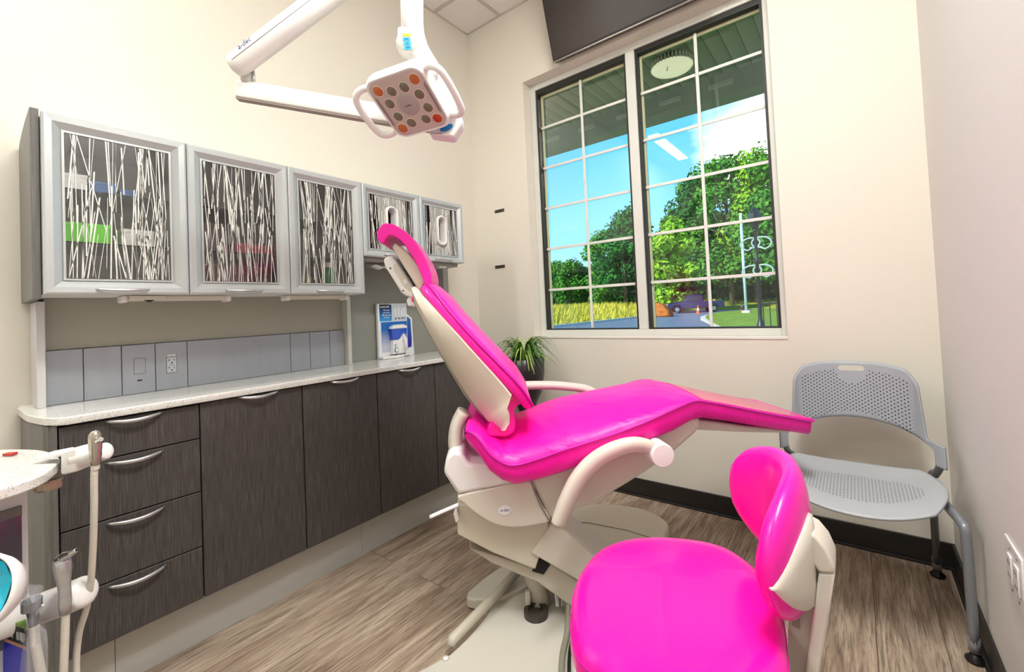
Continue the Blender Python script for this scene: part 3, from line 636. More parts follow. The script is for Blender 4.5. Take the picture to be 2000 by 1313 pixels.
for i, (a, c) in enumerate(zip(PY, PY[1:])):
    labs = ['plain blue grey splash panel nearest the camera', 'second plain splash panel, left of the one with the flap', 'splash panel with a square flap and a small black slot', 'splash panel carrying the power outlet', 'widest plain splash panel, right of the outlet', 'narrow splash panel right after the widest one', 'narrow splash panel, second from the right hand post', 'narrow splash panel touching the right hand post']
    t = thing('splash_panel', labs[i], 'panel', (-2.21, (a + c) / 2, zc1 + .001), 'splash panels along the counter')
    box('panel', (-2.215, a + .001, zc1 + .001), (-2.2, c - .001, zc1 + .188), PANELG, t, bevel=.001, seg=1)
    ym = (a + c) / 2; X = -2.2
    if i == 2:
        b = MB(); y0, y1, z0, z1 = ym - .016, ym + .018, zc1 + .075, zc1 + .135
        for lo, hi in (((y0, z0), (y0 + .0012, z1)), ((y1, z0), (y1 + .0012, z1)), ((y0, z0), (y1, z0 + .0012)), ((y0, z1), (y1 + .0012, z1 + .0012))): b.box((X - .0005, *lo), (X + .0008, *hi))
        b.build('flap_outline', mat('outline_grey', '5c6068', .5), t); box('flap', (X, y0 + .0015, z0 + .0015), (X + .0018, y1 - .0003, z1 - .0003), PANELG, t)
        box('slot', (X - .0005, ym - .006, zc1 + .048), (X + .001, ym + .008, zc1 + .053), BLACK, t)
    if i == 3:
        DR = mat('outlet_print', '3a3c42', .5)
        f = box('outlet_face', (X, ym - .017, zc1 + .066), (X + .002, ym + .015, zc1 + .128), mat('outlet_grey', 'b3b5ba', .4), t, bevel=.0015)
        b = MB(); y0, y1, z0, z1 = ym - .0182, ym + .0162, zc1 + .0648, zc1 + .1292
        for lo, hi in (((y0, z0), (y0 + .0012, z1)), ((y1 - .0012, z0), (y1, z1)), ((y0, z0), (y1, z0 + .0012)), ((y0, z1 - .0012), (y1, z1))): b.box((X - .0005, *lo), (X + .0012, *hi))
        for zz in (.113, .083):
            b.box((X, ym - .011, zc1 + zz), (X + .0026, ym - .009, zc1 + zz + .008)); b.box((X, ym - .012, zc1 + zz + .003), (X + .0026, ym - .006, zc1 + zz + .005)); b.box((X, ym + .006, zc1 + zz), (X + .0026, ym + .008, zc1 + zz + .007)); b.box((X, ym - .003, zc1 + zz - .009), (X + .0026, ym + .002, zc1 + zz - .004))
        b.box((X, ym - .008, zc1 + .0945), (X + .0026, ym + .006, zc1 + .0955)); b.box((X, ym - .008, zc1 + .1), (X + .0026, ym + .006, zc1 + .101))
        b.build('slots', DR, f)
        l_ = box('label_strip', (X, ym - .014, zc1 + .132), (X + .001, ym + .012, zc1 + .139), WC, t); text('label_text', 'DHW-10', frame((X + .0012, ym - .001, zc1 + .1355), (0, 1, 0), (0, 0, 1), (1, 0, 0)), .006, DR, l_, depth=.0002)

# counter
cp = [(XW + .002, 2.03), (XW + .002, YS[0] - .03), (XW + .06, YS[0] - .036), (-2.06, YS[0] - .03), (-1.93, YS[0] - .008), (-1.885, YS[0] + .012), (XC, YS[0] + .035), (XC, 2.03)]
ct = MB().prism(cp, ident, zc0, zc1).build('countertop', QUARTZ, bevel=.003); tag(ct, 'white speckled quartz countertop running over all base cabinets', 'countertop')
# base cabinets
zc_ = zc0 - .001
dz = [zk, .365, .559, .747, zc0 - .006]
labs = ['dark laminate drawer unit with four drawers under the near end of the counter', 'dark base cabinet next to the drawer unit', 'dark base cabinet in the middle of the row', 'dark base cabinet behind the dental chair back', 'dark base cabinet at the window end, mostly hidden by the chair']
for i in range(5):
    ya, yb = YS[i] + .0015, YS[i + 1] - .0015
    t = thing('base_cabinet', labs[i], 'cabinet', ((XB + XW) / 2, (ya + yb) / 2, zk), 'base cabinets under the counter')
    b = MB(); b.box((XW + .002, ya, zk), (XB - .02, yb, zc_)); b.build('body', DARKGAP, t)
    if i == 0:
        for k in range(4):
            d = box('drawer', (XB - .019, ya + .02, dz[k] + .002), (XB, yb, dz[k + 1] - .002), WOOD, t, bevel=.0015, seg=1)
            bow('handle', XB, .289, .433, dz[k + 1] - (.011 if k == 3 else .017), HANDLE, d)
    else:
        d = box('door', (XB - .019, ya + .001, zk + .002), (XB, yb - .001, zc0 - .006), WOOD, t, bevel=.0015, seg=1)
        ym = (ya + yb) / 2 + .012
        bow('handle', XB, ym - .073, ym + .073, zc0 - .012, HANDLE, d)
e = MB().prism([(XW + .003, YS[0] - .026), (-2.05, YS[0] - .024), (-1.93, YS[0] - .008), (XB - .004, YS[0] + .012), (XB - .004, YS[0] + .0175), (XB - .0195, YS[0] + .0175), (XB - .0195, YS[0] + .0), (XW + .003, YS[0])], ident, .02, zc0 - .001).build('cabinet_end_panel', ENDP); tag(e, 'grey brown curved end panel closing the drawer unit', 'end panel')
b = thing('plinth', 'grey metal plinth under the base cabinets', 'plinth', (XK, 1.0, 0))
for a, c in ((YS[0], .312), (.3135, 1.2), (1.2015, 1.99)): box('plinth_board', (XK - .015, a, .001), (XK, c, zk - .001), PLINTH, b)
# under cabinet lights
for k, (a, c) in enumerate(((.36, .70), (.70 + .22, 1.225))):
    t = thing('under_cabinet_light', ['slim white light bar under the two nearest glass cabinets', 'slim white light bar under the third glass cabinet'][k], 'light', (-2.05, (a + c) / 2, zb - .02), 'light bars under the wall cabinets')
    box('housing', (-2.09, a + .012, zb - .020), (-2.03, c - .012, zb - .001), CREAM, t, bevel=.003)
    for y in (a, c - .018): box('end_cap', (-2.094, y, zb - .026), (-2.026, y + .018, zb - .001), CREAMW, t, bevel=.006)
    if k == 0: box('switch_box', (-2.028, a + .02, zb - .018), (-2.01, a + .12, zb - .002), CREAM, t, bevel=.002); MB().prism([(a + .06, 0), (a + .09, 0), (a + .075, -.008)], lambda u, v, w: (w, u, zb - .018 + v), -2.03, -2.012).build('switch', BLACK, t)
# dispensers below the small cabinets
for k, (y, lb) in enumerate(((YS[3] + .14, 'white folded towel sheet hanging from the first small cabinet'), (YS[4] + .19, 'grey dispenser under the small cabinet next to the window'))):
    t = thing('towel_dispenser', lb, 'dispenser', (-2.1, y, zs - .03)); box('tray', (-2.22, y - .13, zs - .022), (-1.99, y + .13, zs - .001), mat('dispenser_grey', '9b988f', .5), t, bevel=.003)
    if k == 0:
        V = []
        for i in range(9):
            for j in range(5): V.append((-2.0 - .1 * j / 4, y - .06 + .13 * i / 8, zs - .023 - .03 * (1 - .3 * math.sin(i * 1.3)) * (1 - abs(j - 1.5) / 4)))
        raw('towel_sheet', V, [(i * 5 + j, i * 5 + j + 1, i * 5 + j + 6, i * 5 + j + 5) for i in range(8) for j in range(4)], WC, t, smooth=True, solid=.001)
    else: box('lever', (-2.02, y - .03, zs - .034), (-1.985, y + .03, zs - .022), CREAM, t, bevel=.003)

# water flosser display on the counter
ax = nrm((-.03, .999, 0)); O_ = onz(741, 702, zc1 + .001); O_[2] = zc1 + .001
X_ = ax; N_ = np.array([ax[1], -ax[0], 0]); fr = frame(O_, X_, N_, (0, 0, 1))   # u along, v toward room, w up
Wd, Hd = .215, .325
ds = thing('product_display', 'cardboard display stand with blue printed panels on the counter behind the chair', 'display stand', O_)
MB().box((0, -.02, 0), (Wd, 0, Hd), fr).build('back_board', mat('display_white', 'e8e8ec', .35), ds, bevel=.002)
def pan(name, u0, u1, w0, w1, m, par=ds, v=.0015, mk=None): return MB().box((u0, -.001, w0), (u1, v, w1), fr).build(name, m, par)
def grad(name, c0, c1, axis, s, off):
    m = mat(name, c0, .3); t = m.node_tree; b = t.nodes['Principled BSDF']; g_ = N(t, 'ShaderNodeTexCoord'); sp = N(t, 'ShaderNodeSeparateXYZ'); t.links.new(g_.outputs['Object'], sp.inputs[0])
    mr = N(t, 'ShaderNodeMapRange'); mr.inputs['From Min'].default_value = off; mr.inputs['From Max'].default_value = off + s; t.links.new(sp.outputs[axis], mr.inputs[0]); r = ramp(t, [(0, lin(c0)), (1, lin(c1))]); t.links.new(mr.outputs[0], r.inputs[0]); t.links.new(r.outputs[0], b.inputs['Base Color']); return m
pan('photo_panel', .02, Wd - .004, .035, .215, grad('blue_print', 'c3c6d6', '1466b8', 'Z', .10, .07))
pan('slogan_panel', .012, .098, .22, .318, grad('slogan_print', '2e9be0', '0e3c80', 'Z', .06, .22))
pan('logo_block', .012, .085, .295, .321, mat('logo_black', '181a26', .4), v=.002)
pan('accessory_photo', .10, Wd - .006, .22, .320, mat('photo_grey', 'c5ccd2', .35))
for u, h in ((.125, .07), (.15, .075), (.172, .06), (.19, .065)): pan('jet_tip', u, u + .004, .235, .235 + h, mat('tip_white', 'f4f6f7', .3), v=.003); pan('tip_base', u - .003, u + .007, .228, .240, mat('tip_grey', '5c6a78', .4), v=.0035)
ff = lambda u0, w0, v0=.0026: frame(np.array(fr(u0, v0, w0)), X_, (0, 0, 1), N_)
WHT = mat('print_white', 'f6f6f8', .5)
text('logo_text', 'waterpik', ff(.048, .307), .019, WHT, ds, .0003)
for k, s in enumerate(('The easy', 'and more', 'effective way', 'to floss!')): text('slogan_text', s, ff(.060, .286 - k * .0145), .0125, WHT, ds, .0003)
bs = MB().prism([(-.0, .002), (Wd + .004, .002), (Wd + .01, .03), (Wd * .8, .05), (Wd * .4, .052), (0, .035)], lambda u, v, w: fr(u, v, w), 0, .014).build('base_tray', CREAMW, ds, bevel=.002)
text('logo_text', 'waterpik', ff(.16, .007, .0535), .011, MARKINK, ds, .0003)
wf_ = thing('water_flosser', 'white water flosser with a blue tank standing on the display tray', 'appliance', fr(.13, .02, .016))
BLT = mat('blue_tank', '1a4fc0', .15, coat=.6)
e2 = [(.075, .014), (.178, .014), (.186, .10), (.165, .125), (.15, .128), (.135, .11), (.12, .098), (.078, .10)]
MB().prism(e2, lambda u, v, w: fr(u, w, v + .006), .004, .034).build('body', CREAMW, wf_, bevel=.004)
MB().prism([(.076, .101), (.12, .100), (.134, .111), (.148, .129), (.18, .132), (.185, .165), (.07, .165)], lambda u, v, w: fr(u, w, v + .006), .005, .033).build('tank', BLT, wf_, bevel=.002)
MB().prism([(.066, .166), (.188, .166), (.182, .18), (.16, .19), (.10, .19), (.074, .18)], lambda u, v, w: fr(u, w, v + .006), .002, .036).build('lid', CREAMW, wf_, bevel=.004)
def disc(nm, u, w, r, m, v0=.034, th=.004, par=wf_):
    return MB().lathe([(0, v0), (r, v0), (r, v0 + th), (0, v0 + th)], lambda a, b, c: fr(u + a, c, w + b), 20, False).build(nm, m, par)
disc('dial_ring', .098, .045, .015, mat('teal_grey', '4a7a90', .4)); disc('dial', .098, .045, .011, CREAMW, th=.007); disc('button_ring', .096, .072, .009, mat('teal_grey', '4a7a90', .4)); disc('button', .096, .072, .0068, CREAMW, th=.006); disc('badge', .155, .095, .007, mat('badge_blue', '3f86a8', .4))
tube('handpiece', [fr(.150, .040, .14), fr(.157, .043, .10), fr(.165, .042, .04)], [.004, .011, .008], CREAMW, wf_)
tube('hose', [fr(.165, .042, .04), fr(.15, .045, .03), fr(.14, .044, .05), fr(.142, .043, .07)], .0025, CREAMW, wf_, n=6)
for u in (.09, .16): disc('foot', u, .017, .004, BLACK)
sp_ = MB().prism([(Wd + .003, 0), (Wd + .06, .0), (Wd + .055, .05), (Wd + .05, .23), (Wd + .003, .265)], lambda u, v, w: fr(u, w, v), -.03, -.012).build('side_wing', mat('wing_white', 'e4e6ee', .4), ds, bevel=.002)
MB().prism([(Wd + .006, .045), (Wd + .036, .05), (Wd + .04, .1), (Wd + .034, .225), (Wd + .006, .245)], lambda u, v, w: fr(u, w, v), -.013, -.010).build('side_print', grad('wing_blue', '2a1f9a', '1263b0', 'Z', .15, .08), ds)

# marks on the window wall, television, outlet, plant
for i, (x0, x1, z) in enumerate(((-2.124, -2.034, 1.902), (-2.144, -2.052, 1.482))):
    t = thing('wall_bracket', ['upper', 'lower'][i] + ' small dark slotted bracket on the wall left of the window', 'bracket', ((x0 + x1) / 2, YB, z))
    box('plate', (x0, YB - .006, z - .011), (x1, YB - .0005, z + .011), mat('bronze_metal', '3c342e', .4, metal=.4), t, bevel=.002)
    for x in (x0 + .012, x1 - .012): MB().lathe([(0, 0), (.004, 0), (.004, .003), (0, .003)], frame((x, YB - .006, z), (1, 0, 0), (0, 0, 1), (0, -1, 0)), 10, False).build('screw', GREYM, t)
tv = thing('television', 'black television tilted down from the wall above the window', 'television', (-1.0, YB, 3.07))
# screen frame: tilted plane
u_ = np.array([1, 0, 0.]); v_ = nrm((0, -.27, 1.0)); n_ = nrm(np.cross(u_, v_)); n_ = n_ if n_[1] < 0 else -n_
o_ = np.array([-1.507, 2.45, 2.787]); ft = frame(o_, u_, v_, n_)
SCR = mat('screen_black', '352c2a', .3, spec=.5, var=(.25, (3, 3, 3)))
MB().box((0, 0, -.045), (1.0, .56, 0), ft).build('casing', mat('tv_casing', '171312', .4), tv, bevel=.006)
MB().box((.012, .016, 0), (.988, .548, .0015), ft).build('screen', SCR, tv)
MB().box((.0, -.003, -.012), (1.0, .005, .004), ft).build('bottom_trim', mat('tv_trim', '9a918a', .2, metal=.8), tv, bevel=.001)
MB().box((.3, .15, -.1), (.7, .4, -.045), ft).box((.45, .2, -.105), (.55, .3, -.0451), ft).build('mount', BLACK, tv)
t = thing('wall_outlet', 'white double outlet plate on the right hand wall', 'outlet', (XR, 1.55, .46))
box('plate', (XR - .006, 1.485, .400), (XR - .0003, 1.628, .532), CREAMW, t, bevel=.003)
for y in (1.520, 1.577):
    f = box('receptacle', (XR - .010, y - .017, .433), (XR - .006, y + .017, .500), CREAMW, t, bevel=.002)
    for z in (.450, .482):
        for dy in (-.007, .007): box('slot', (XR - .0108, y + dy - .0015, z - .005), (XR - .0098, y + dy + .0015, z + .005), mat('slot_grey', '77777a', .5), f)
for y, z in ((1.520, .515), (1.577, .515), (1.520, .415), (1.577, .415)): MB().lathe([(0, 0), (.003, 0), (.003, .001), (0, .001)], frame((XR - .006, y, z), (0, 1, 0), (0, 0, 1), (-1, 0, 0)), 8, False).build('screw', GREYM, t)

px_, py_ = -1.70, 2.24; zp = .84
pl = thing('potted_spider_plant', 'spider plant in a tall dark pot in the corner left of the window', 'plant', (px_, py_, 0))
q = frame((px_, py_, 0), (1, 0, 0), (0, 1, 0), (0, 0, 1))
MB().lathe([(0, 0), (.14, 0), (.14, .03), (.06, .06), (.05, .5), (.07, .56), (.10, .62), (.125, .74), (.128, .84), (.118, .845), (.112, .82), (0, .82)], q, 28, False).build('pot', mat('dark_glazed_pot', '2c2629', .3), pl, smooth=True)
rng = random.Random(3); b = MB(); b2 = MB()
for i in range(120):
    a = rng.uniform(0, 6.28); L = rng.uniform(.10, .22); lift = rng.uniform(.06, .19); dv = np.array([math.cos(a), math.sin(a), 0]); sdv = np.array([-dv[1], dv[0], 0]); n = 9; P = []
    st_ = np.array([px_, py_, .82]) + dv * rng.uniform(0, .05)
    for k in range(n):
        s = k / (n - 1); P.append(st_ + dv * L * s * (.35 + .65 * s) + np.array([0, 0, lift * math.sin(min(s * 2.1, 3.1)) * (1.0) - .16 * s ** 3 * (L / .3)]))
    P = [np.array([max(XW + .01, p[0]), min(YB - .01, p[1]), p[2]]) for p in P]
    w0 = rng.uniform(.005, .009); V = []
    for k in range(n):
        w = w0 * (1 - (k / (n - 1)) ** 2.5) + .0006; V += [P[k] - sdv * w, P[k] + np.array([0, 0, -w * .35]), P[k] + sdv * w]
    F = []
    for k in range(n - 1): F += [(3 * k, 3 * k + 1, 3 * k + 4, 3 * k + 3), (3 * k + 1, 3 * k + 2, 3 * k + 5, 3 * k + 4)]
    (b if i % 3 else b2).add(V, F)
for bb, m, nm in ((b, mat('leaf_green', '4d7a2a', .45, var=(.35, (30, 30, 30))), 'leaves'), (b2, mat('leaf_pale_stripe', 'a8bf62', .45, var=(.2, (30, 30, 30))), 'pale_leaves')):
    me = bpy.data.meshes.new(nm); me.from_pydata([tuple(float(c) for c in v) for v in bb.V], [], bb.F); link(nm, me, m, pl, True)

# ------------------------------------------------------------------ dental chair
AZ = math.radians(42.0); CA = np.array([math.cos(AZ), math.sin(AZ), 0]); CP = np.array([-math.sin(AZ), math.cos(AZ), 0]); CO = np.array([-1.182, 1.24, 0.0])
def cw(s, t, z): return tuple(CO + CA * s + CP * t + np.array([0, 0, z]))
def ST(pts, t):
    out = []
    for px, py in pts:
        q = onpl(px, py, CO + t * CP, CP); out.append((float((q - CO) @ CA), float(q[2])))
    return out
def side(u, v, w): return cw(u, w, v)          # polygon in (s, z), extruded across
dc = thing('dental_chair', 'reclined dental chair with bright pink upholstery on a cream base', 'dental chair', CO)
# seat and leg cushion: sections across at stations along s
near = [(-.03, .765), (0.0, .752), (.04, .695), (.08, .662), (.121, .650), (.198, .664), (.279, .687), (.355, .706), (.473, .735), (.582, .766), (.68, .796), (.755, .812), (.80, .806), (.90, .781), (1.012, .751), (1.12, .724), (1.228, .697)]
crown = [.01, .02, .045, .065, .078, .085, .09, .088, .075, .055, .030, .015, .010, .008, .006, .005, .004]
thick = [.05, .065, .07, .07, .075, .08, .085, .08, .075, .08, .085, .075, .066, .062, .060, .058, .056]
halfw = [.24, .262, .27, .27, .27, .27, .272, .275, .275, .27, .255, .235, .22, .205, .195, .185, .178]
def section(s, ze, cr, th, hw, shrink=0.0, sh=0.0):
    R = []; n = 14
    for k in range(n + 1):
        t = -1 + 2 * k / n
        R.append(cw(s + sh, t * (hw - shrink), ze - shrink + cr * (1 - abs(t) ** 2.2) - (.004 if abs(t) > .98 else 0)))
    for a, b in ((1.0, -.010), (.995, -.45), (.97, -.8), (.90, -1.0)): R.append(cw(s + sh, a * (hw - shrink), ze + b * (th if b < -.1 else 1) + (shrink if b < -.7 else 0)))
    for k in range(5): R.append(cw(s + sh, (.6 - .3 * k) * hw, ze - th + shrink))
    for a, b in ((.90, -1.0), (.97, -.8), (.995, -.45), (1.0, -.010)): R.append(cw(s + sh, -a * (hw - shrink), ze + b * (th if b < -.1 else 1) + (shrink if b < -.7 else 0)))
    return R
rings = [section(near[0][0], near[0][1], crown[0], thick[0], halfw[0], .02, -.012)]
for (s, z), c, th, hw in zip(near, crown, thick, halfw): rings.append(section(s, z, c, th, hw))
rings.append(section(near[-1][0], near[-1][1], crown[-1], thick[-1], halfw[-1], .012, .012))
seat = MB().loft(rings).build('seat_cushion', None, dc, smooth=True)
def wrinkle_vinyl():
    m = mat('pink_vinyl_wrinkled', 'fc0caa', 0.42, spec=0.4, coat=0.04); t = m.node_tree; b = t.nodes['Principled BSDF']
    g = N(t, 'ShaderNodeTexCoord'); mp = N(t, 'ShaderNodeMapping'); mp.inputs['Rotation'].default_value = (0, 0, -AZ); mp.inputs['Scale'].default_value = (5, 10, 4); t.links.new(g.outputs['Object'], mp.inputs[0])
    n1 = N(t, 'ShaderNodeTexNoise', i_Scale=1.0, i_Detail=2.5, i_Distortion=1.0); t.links.new(mp.outputs[0], n1.inputs['Vector'])
    n2 = N(t, 'ShaderNodeTexNoise', i_Scale=70.0, i_Detail=2.0); t.links.new(g.outputs['Object'], n2.inputs['Vector'])
    b1 = N(t, 'ShaderNodeBump', i_Strength=0.32); b1.inputs['Distance'].default_value = .03; t.links.new(n1.outputs['Fac'], b1.inputs['Height'])
    b2 = N(t, 'ShaderNodeBump', i_Strength=0.1); b2.inputs['Distance'].default_value = .01; t.links.new(n2.outputs['Fac'], b2.inputs['Height']); t.links.new(b1.outputs[0], b2.inputs['Normal']); t.links.new(b2.outputs[0], b.inputs['Normal'])
    return m
PV = wrinkle_vinyl(); seat.data.materials.clear(); seat.data.materials.append(PV)
for sgn in (-1, 1):
    P = smooth_path([cw(s, sgn * (hw + .001), z - .004) for (s, z), hw in zip(near, halfw)], 3); tube('piping', P, .0042, PINKD, seat, n=6)
# clear protective cover over the foot end
FILMP = mat('hazy_foot_cover', 'f58fa0', .22, coat=.5, alpha=.62)
V = []; n = 9
for s, ze, hw, cr in ((.80, .806, .22, .010), (.9, .781, .205, .008), (1.012, .751, .195, .006), (1.12, .724, .185, .005), (1.20, .7045, .180, .0045)):
    for k in range(n): t = -1 + 2 * k / (n - 1); V.append(cw(s, t * hw * .985, ze + .0025 + cr * (1 - abs(t) ** 2.2)))
raw('foot_cover', V, [(j * n + k, j * n + k + 1, (j + 1) * n + k + 1, (j + 1) * n + k) for j in range(4) for k in range(n - 1)], FILMP, seat, smooth=True)
# pointed flap at the toe corner
MB().prism(ST([(1540, 812), (1590, 819), (1596, 824), (1584, 828), (1540, 824)], -.18), side, -.176, .176).build('toe_flap', PINK, seat, bevel=.003)

# backrest coordinates: v along the back from the hip, p forward of the cushion edge
B0 = np.array([.187, .83]); BU = nrm((-.338, .428)); BN = np.array([BU[1], -BU[0]])
def bk(v, p, t): q = B0 + BU * v + BN * p; return cw(q[0], t, q[1])
cv = [(-.015, -.02, .002, .19), (0.0, -.025, .006, .207), (.04, -.022, .012, .218), (.10, -.023, .014, .225), (.2, -.027, .008, .226), (.3, -.027, .002, .224), (.4, -.030, .0, .210), (.47, -.032, .001, .192), (.53, -.034, .004, .168), (.555, -.028, .002, .145)]
rings = []
for v, pb, pe, hw in cv:
    R = []; n = 12; cr = .030 * min(1, max(.2, (v + .02) * 12)) * min(1, (.58 - v) * 12)
    for k in range(n + 1): t = -1 + 2 * k / n; R.append(bk(v, pe + cr * (1 - abs(t) ** 2.5), t * hw))
    R += [bk(v, pe * .3 + pb * .7, hw * 1.0), bk(v, pb, hw * .97)]
    for t in (.5, 0, -.5): R.append(bk(v, pb, t * hw))
    R += [bk(v, pb, -hw * .97), bk(v, pe * .3 + pb * .7, -hw * 1.0)]
    rings.append(R)
bc = MB().loft(rings).build('backrest_cushion', PINK, dc, smooth=True)
for sgn in (-1, 1): tube('piping', smooth_path([bk(v, pe, sgn * (hw + .001)) for v, pb, pe, hw in cv], 4), .004, PINKD, bc, n=6)
hook = smooth_poly(ST([(1030, 770), (1039, 786), (1036, 793), (1022, 792), (1010, 797), (1005, 808), (1008, 835), (1004, 848), (990, 857), (972, 857), (950, 850), (975, 800), (1000, 760)], -.2), 3)
MB().prism(hook, side, -.178, .178).build('hip_cushion', PINK, dc, bevel=.018, seg=4)
# shell
BSH = mat('cream_shell', 'd6cdbc', 0.4)
vs = [(-.006, -.146, -.118), (.004, -.158, -.090), (.022, -.168, -.075), (.045, -.172, -.066), (.056, -.174, -.045), (.068, -.176, -.026), (.10, -.176, -.024), (.16, -.172, -.024), (.24, -.158, -.026), (.34, -.140, -.028), (.44, -.115, -.032), (.52, -.090, -.034), (.555, -.072, -.036), (.575, -.058, -.040)]
rings = []
for v, ps, pf in vs:
    R = []; e = .12 * max(0, min(1, (v - .40) / .2))
    for q, wd in ((0, .06), (.10, .12), (.16, .15), (.42, .20), (.75, .224), (.97, .234), (1.0, .230)):
        R.append(bk(v, ps + (pf - ps) * q, -(wd - e * q)))
    R2 = [bk(v, ps + (pf - ps) * q, (wd - e * q)) for q, wd in ((1.0, .230), (.97, .234), (.75, .224), (.42, .20), (.16, .15), (.10, .12), (0, .06))]
    rings.append(R + R2)
sh = MB().loft(rings).build('backrest_shell', BSH, dc, smooth=True)
try: sh.data.set_sharp_from_angle(angle=math.radians(40))
except Exception: pass
tube('shell_seam', smooth_path([bk(v, ps + (pf - ps) * .12 - .0, -.133 + .12 * max(0, min(1, (v - .40) / .2)) * .12) for v, ps, pf in vs[1:-1]], 3), .0016, mat('seam_grey', '8d8676', .6), sh, n=6)
# neck opening and headrest
hp_ = ST([(755, 458), (764, 449), (780, 450), (797, 459), (815, 474), (832, 499), (845, 524), (850, 545), (848, 558), (838, 560), (833, 545), (822, 520), (806, 494), (792, 478), (776, 471), (768, 476), (764, 485), (756, 482), (751, 470)], 0.0)
MB().prism(smooth_poly(hp_, 3), side, -.125, .125).build('headrest_cushion', PINK, dc, bevel=.014, seg=4)
HPL = ST([(765, 483), (771, 474), (795, 491), (820, 520), (831, 541), (830, 553), (819, 570)], -.1)
hpl = MB().prism(HPL, side, -.10, .10).build('headrest_plate', BSH, dc, bevel=.006)
MB().prism(ST([(770, 490), (773, 488), (818, 566), (815, 571)], -.075), side, -.078, .078).build('slot_strip', DARKGAP, hpl)
HM = ST([(750, 508), (757, 502), (766, 501), (773, 506), (816, 568), (812, 579), (806, 583), (793, 578), (785, 572), (754, 522)], -.04)
hm = MB().prism(HM, side, -.052, .052).build('headrest_mechanism', CREAMW, dc, bevel=.006)
MB().prism(ST([(768, 516), (774, 514), (806, 560), (802, 570), (790, 562), (768, 528)], -.055), side, -.0535, -.0500).build('inset_plate', CREAM, hm, bevel=.001)
MB().prism(ST([(786, 548), (792, 545), (797, 552), (791, 556)], -.055), side, -.0545, -.0530).build('latch', CREAMW, hm)
for px, py in ((762, 524), (787, 568)): MB().lathe([(0, 0), (.004, 0), (.004, .002), (0, .002)], frame(cw(*[ST([(px, py)], -.055)[0][0], -.052, ST([(px, py)], -.055)[0][1]]), CA, (0, 0, 1), -CP), 10, False).build('screw', GREYM, hm)
MB().prism(ST([(806, 578), (820, 572), (826, 584), (815, 600), (800, 598), (798, 586)], -.0), side, -.045, .045).build('neck_bracket', CREAMW, dc, bevel=.004)
MB().prism(ST([(808, 582), (818, 574), (823, 580), (815, 592), (808, 590)], -.05), side, -.10, .10).build('neck_cushion', PINK, dc, bevel=.005)
# back support link
lk = smooth_path([cw(*(lambda q: (q[0], -.10, q[1]))(ST([p], -.10)[0])) for p in ((906, 803), (893, 830), (889, 865), (897, 895), (912, 922), (925, 940))], 4)
R_ = []
LK = MB(); LK.tube(lk, [.030] * len(lk), 14, squash=(1.5, .85)); LK.build('back_support_arm', CREAM, dc, smooth=True)
# cowl
pol = ST([(866, 925), (871, 894), (884, 881), (902, 884), (915, 906), (1030, 921), (1036, 938), (1028, 940), (894, 968)], -.2)
MB().prism(pol, side, -.20, .20).build('seat_cowl', CREAMW, dc, bevel=.032, seg=2)
pol = smooth_poly(ST([(893, 969), (960, 954), (1034, 940), (1046, 962), (1060, 990), (1077, 1018), (1045, 1028), (1000, 1033), (960, 1024), (925, 1002), (905, 985)], -.2), 2)
lc = MB().prism(pol, side, -.198, .198).build('lower_cowl', CREAM, dc, bevel=.014, seg=3)
q = ST([(986, 997)], -.2)[0]; lf = frame(cw(q[0], -.1982, q[1]), CA, (0, 0, 1), -CP)
MB().lathe([(0, 0), (.022, 0), (.022, .0012), (0, .0012)], lambda a, b, c: lf(a, b * .72, c), 28, False).build('logo_badge', mat('badge_white', 'f0f0f4', .4), lc)
text('logo_text', 'a-dec', lambda a, b, c: lf(a, b, c + .0014), .0145, MARKINK, lc, .0003, italic=.2)
pol = ST([(1036, 926), (1100, 915), (1200, 880), (1290, 845), (1345, 816), (1370, 820), (1371, 838), (1340, 868), (1300, 900), (1260, 928), (1200, 965), (1150, 990), (1105, 1008), (1078, 1020), (1062, 992), (1047, 962)], -.2)
sc = MB().prism(smooth_poly(pol, 2), side, -.19, .19).build('seat_frame_cover', CREAM, dc, bevel=.016, seg=3)
pol = ST([(1140, 945), (1190, 915), (1250, 895), (1290, 900), (1260, 915), (1200, 940), (1150, 955)], -.2)
tube('cover_seam', [cw(s, -.201, z) for s, z in smooth_path(ST([(1036, 930), (1042, 955), (1056, 988), (1073, 1016)], -.2), 4)], .0022, mat('seam_grey', '8d8676', .6), lc, n=6)
MB().box((0, 0, 0), (.016, .004, .03), frame(cw(ST([(1031, 936)], -.2)[0][0], -.205, ST([(1031, 936)], -.2)[0][1]), CA, CP, (0, 0, 1))).build('gap_mark', DARKGAP, lc)
pol = ST([(1345, 818), (1372, 822), (1460, 834), (1545, 842), (1542, 848), (1450, 846), (1366, 842)], -.15)
MB().prism(pol, side, -.14, .14).build('leg_support', CREAM, dc, bevel=.006)
# near armrest swung down, far armrest raised
def arm(name, pts, t, rr, m=CREAM):
    P = smooth_path([(*ST([p], t)[0],) for p in pts], 5); P3 = [cw(s, t, z) for s, z in P]; k = len(P3)
    R = [rr * (0.70 + 0.30 * math.sin(math.pi * min(1, .15 + .85 * i / (k - 1)))) for i in range(k)]
    return MB().tube(P3, [R[0] * .6] + R[1:], 14, squash=(1.25, .95)).build(name, m, dc, smooth=True)
na = arm('armrest', [(1090, 1026), (1098, 1004), (1110, 974), (1131, 934), (1160, 902), (1196, 880), (1234, 869), (1264, 872), (1284, 882)], -.29, .0285)
q = ST([(1287, 884)], -.29)[0]
MB().lathe([(0, -.06), (.037, -.06), (.039, .03), (.037, .036), (0, .038)], frame(cw(q[0], -.29, q[1]), CA, (0, 0, 1), -CP), 28, False).build('pivot_cap', CREAMW, na, bevel=.002)
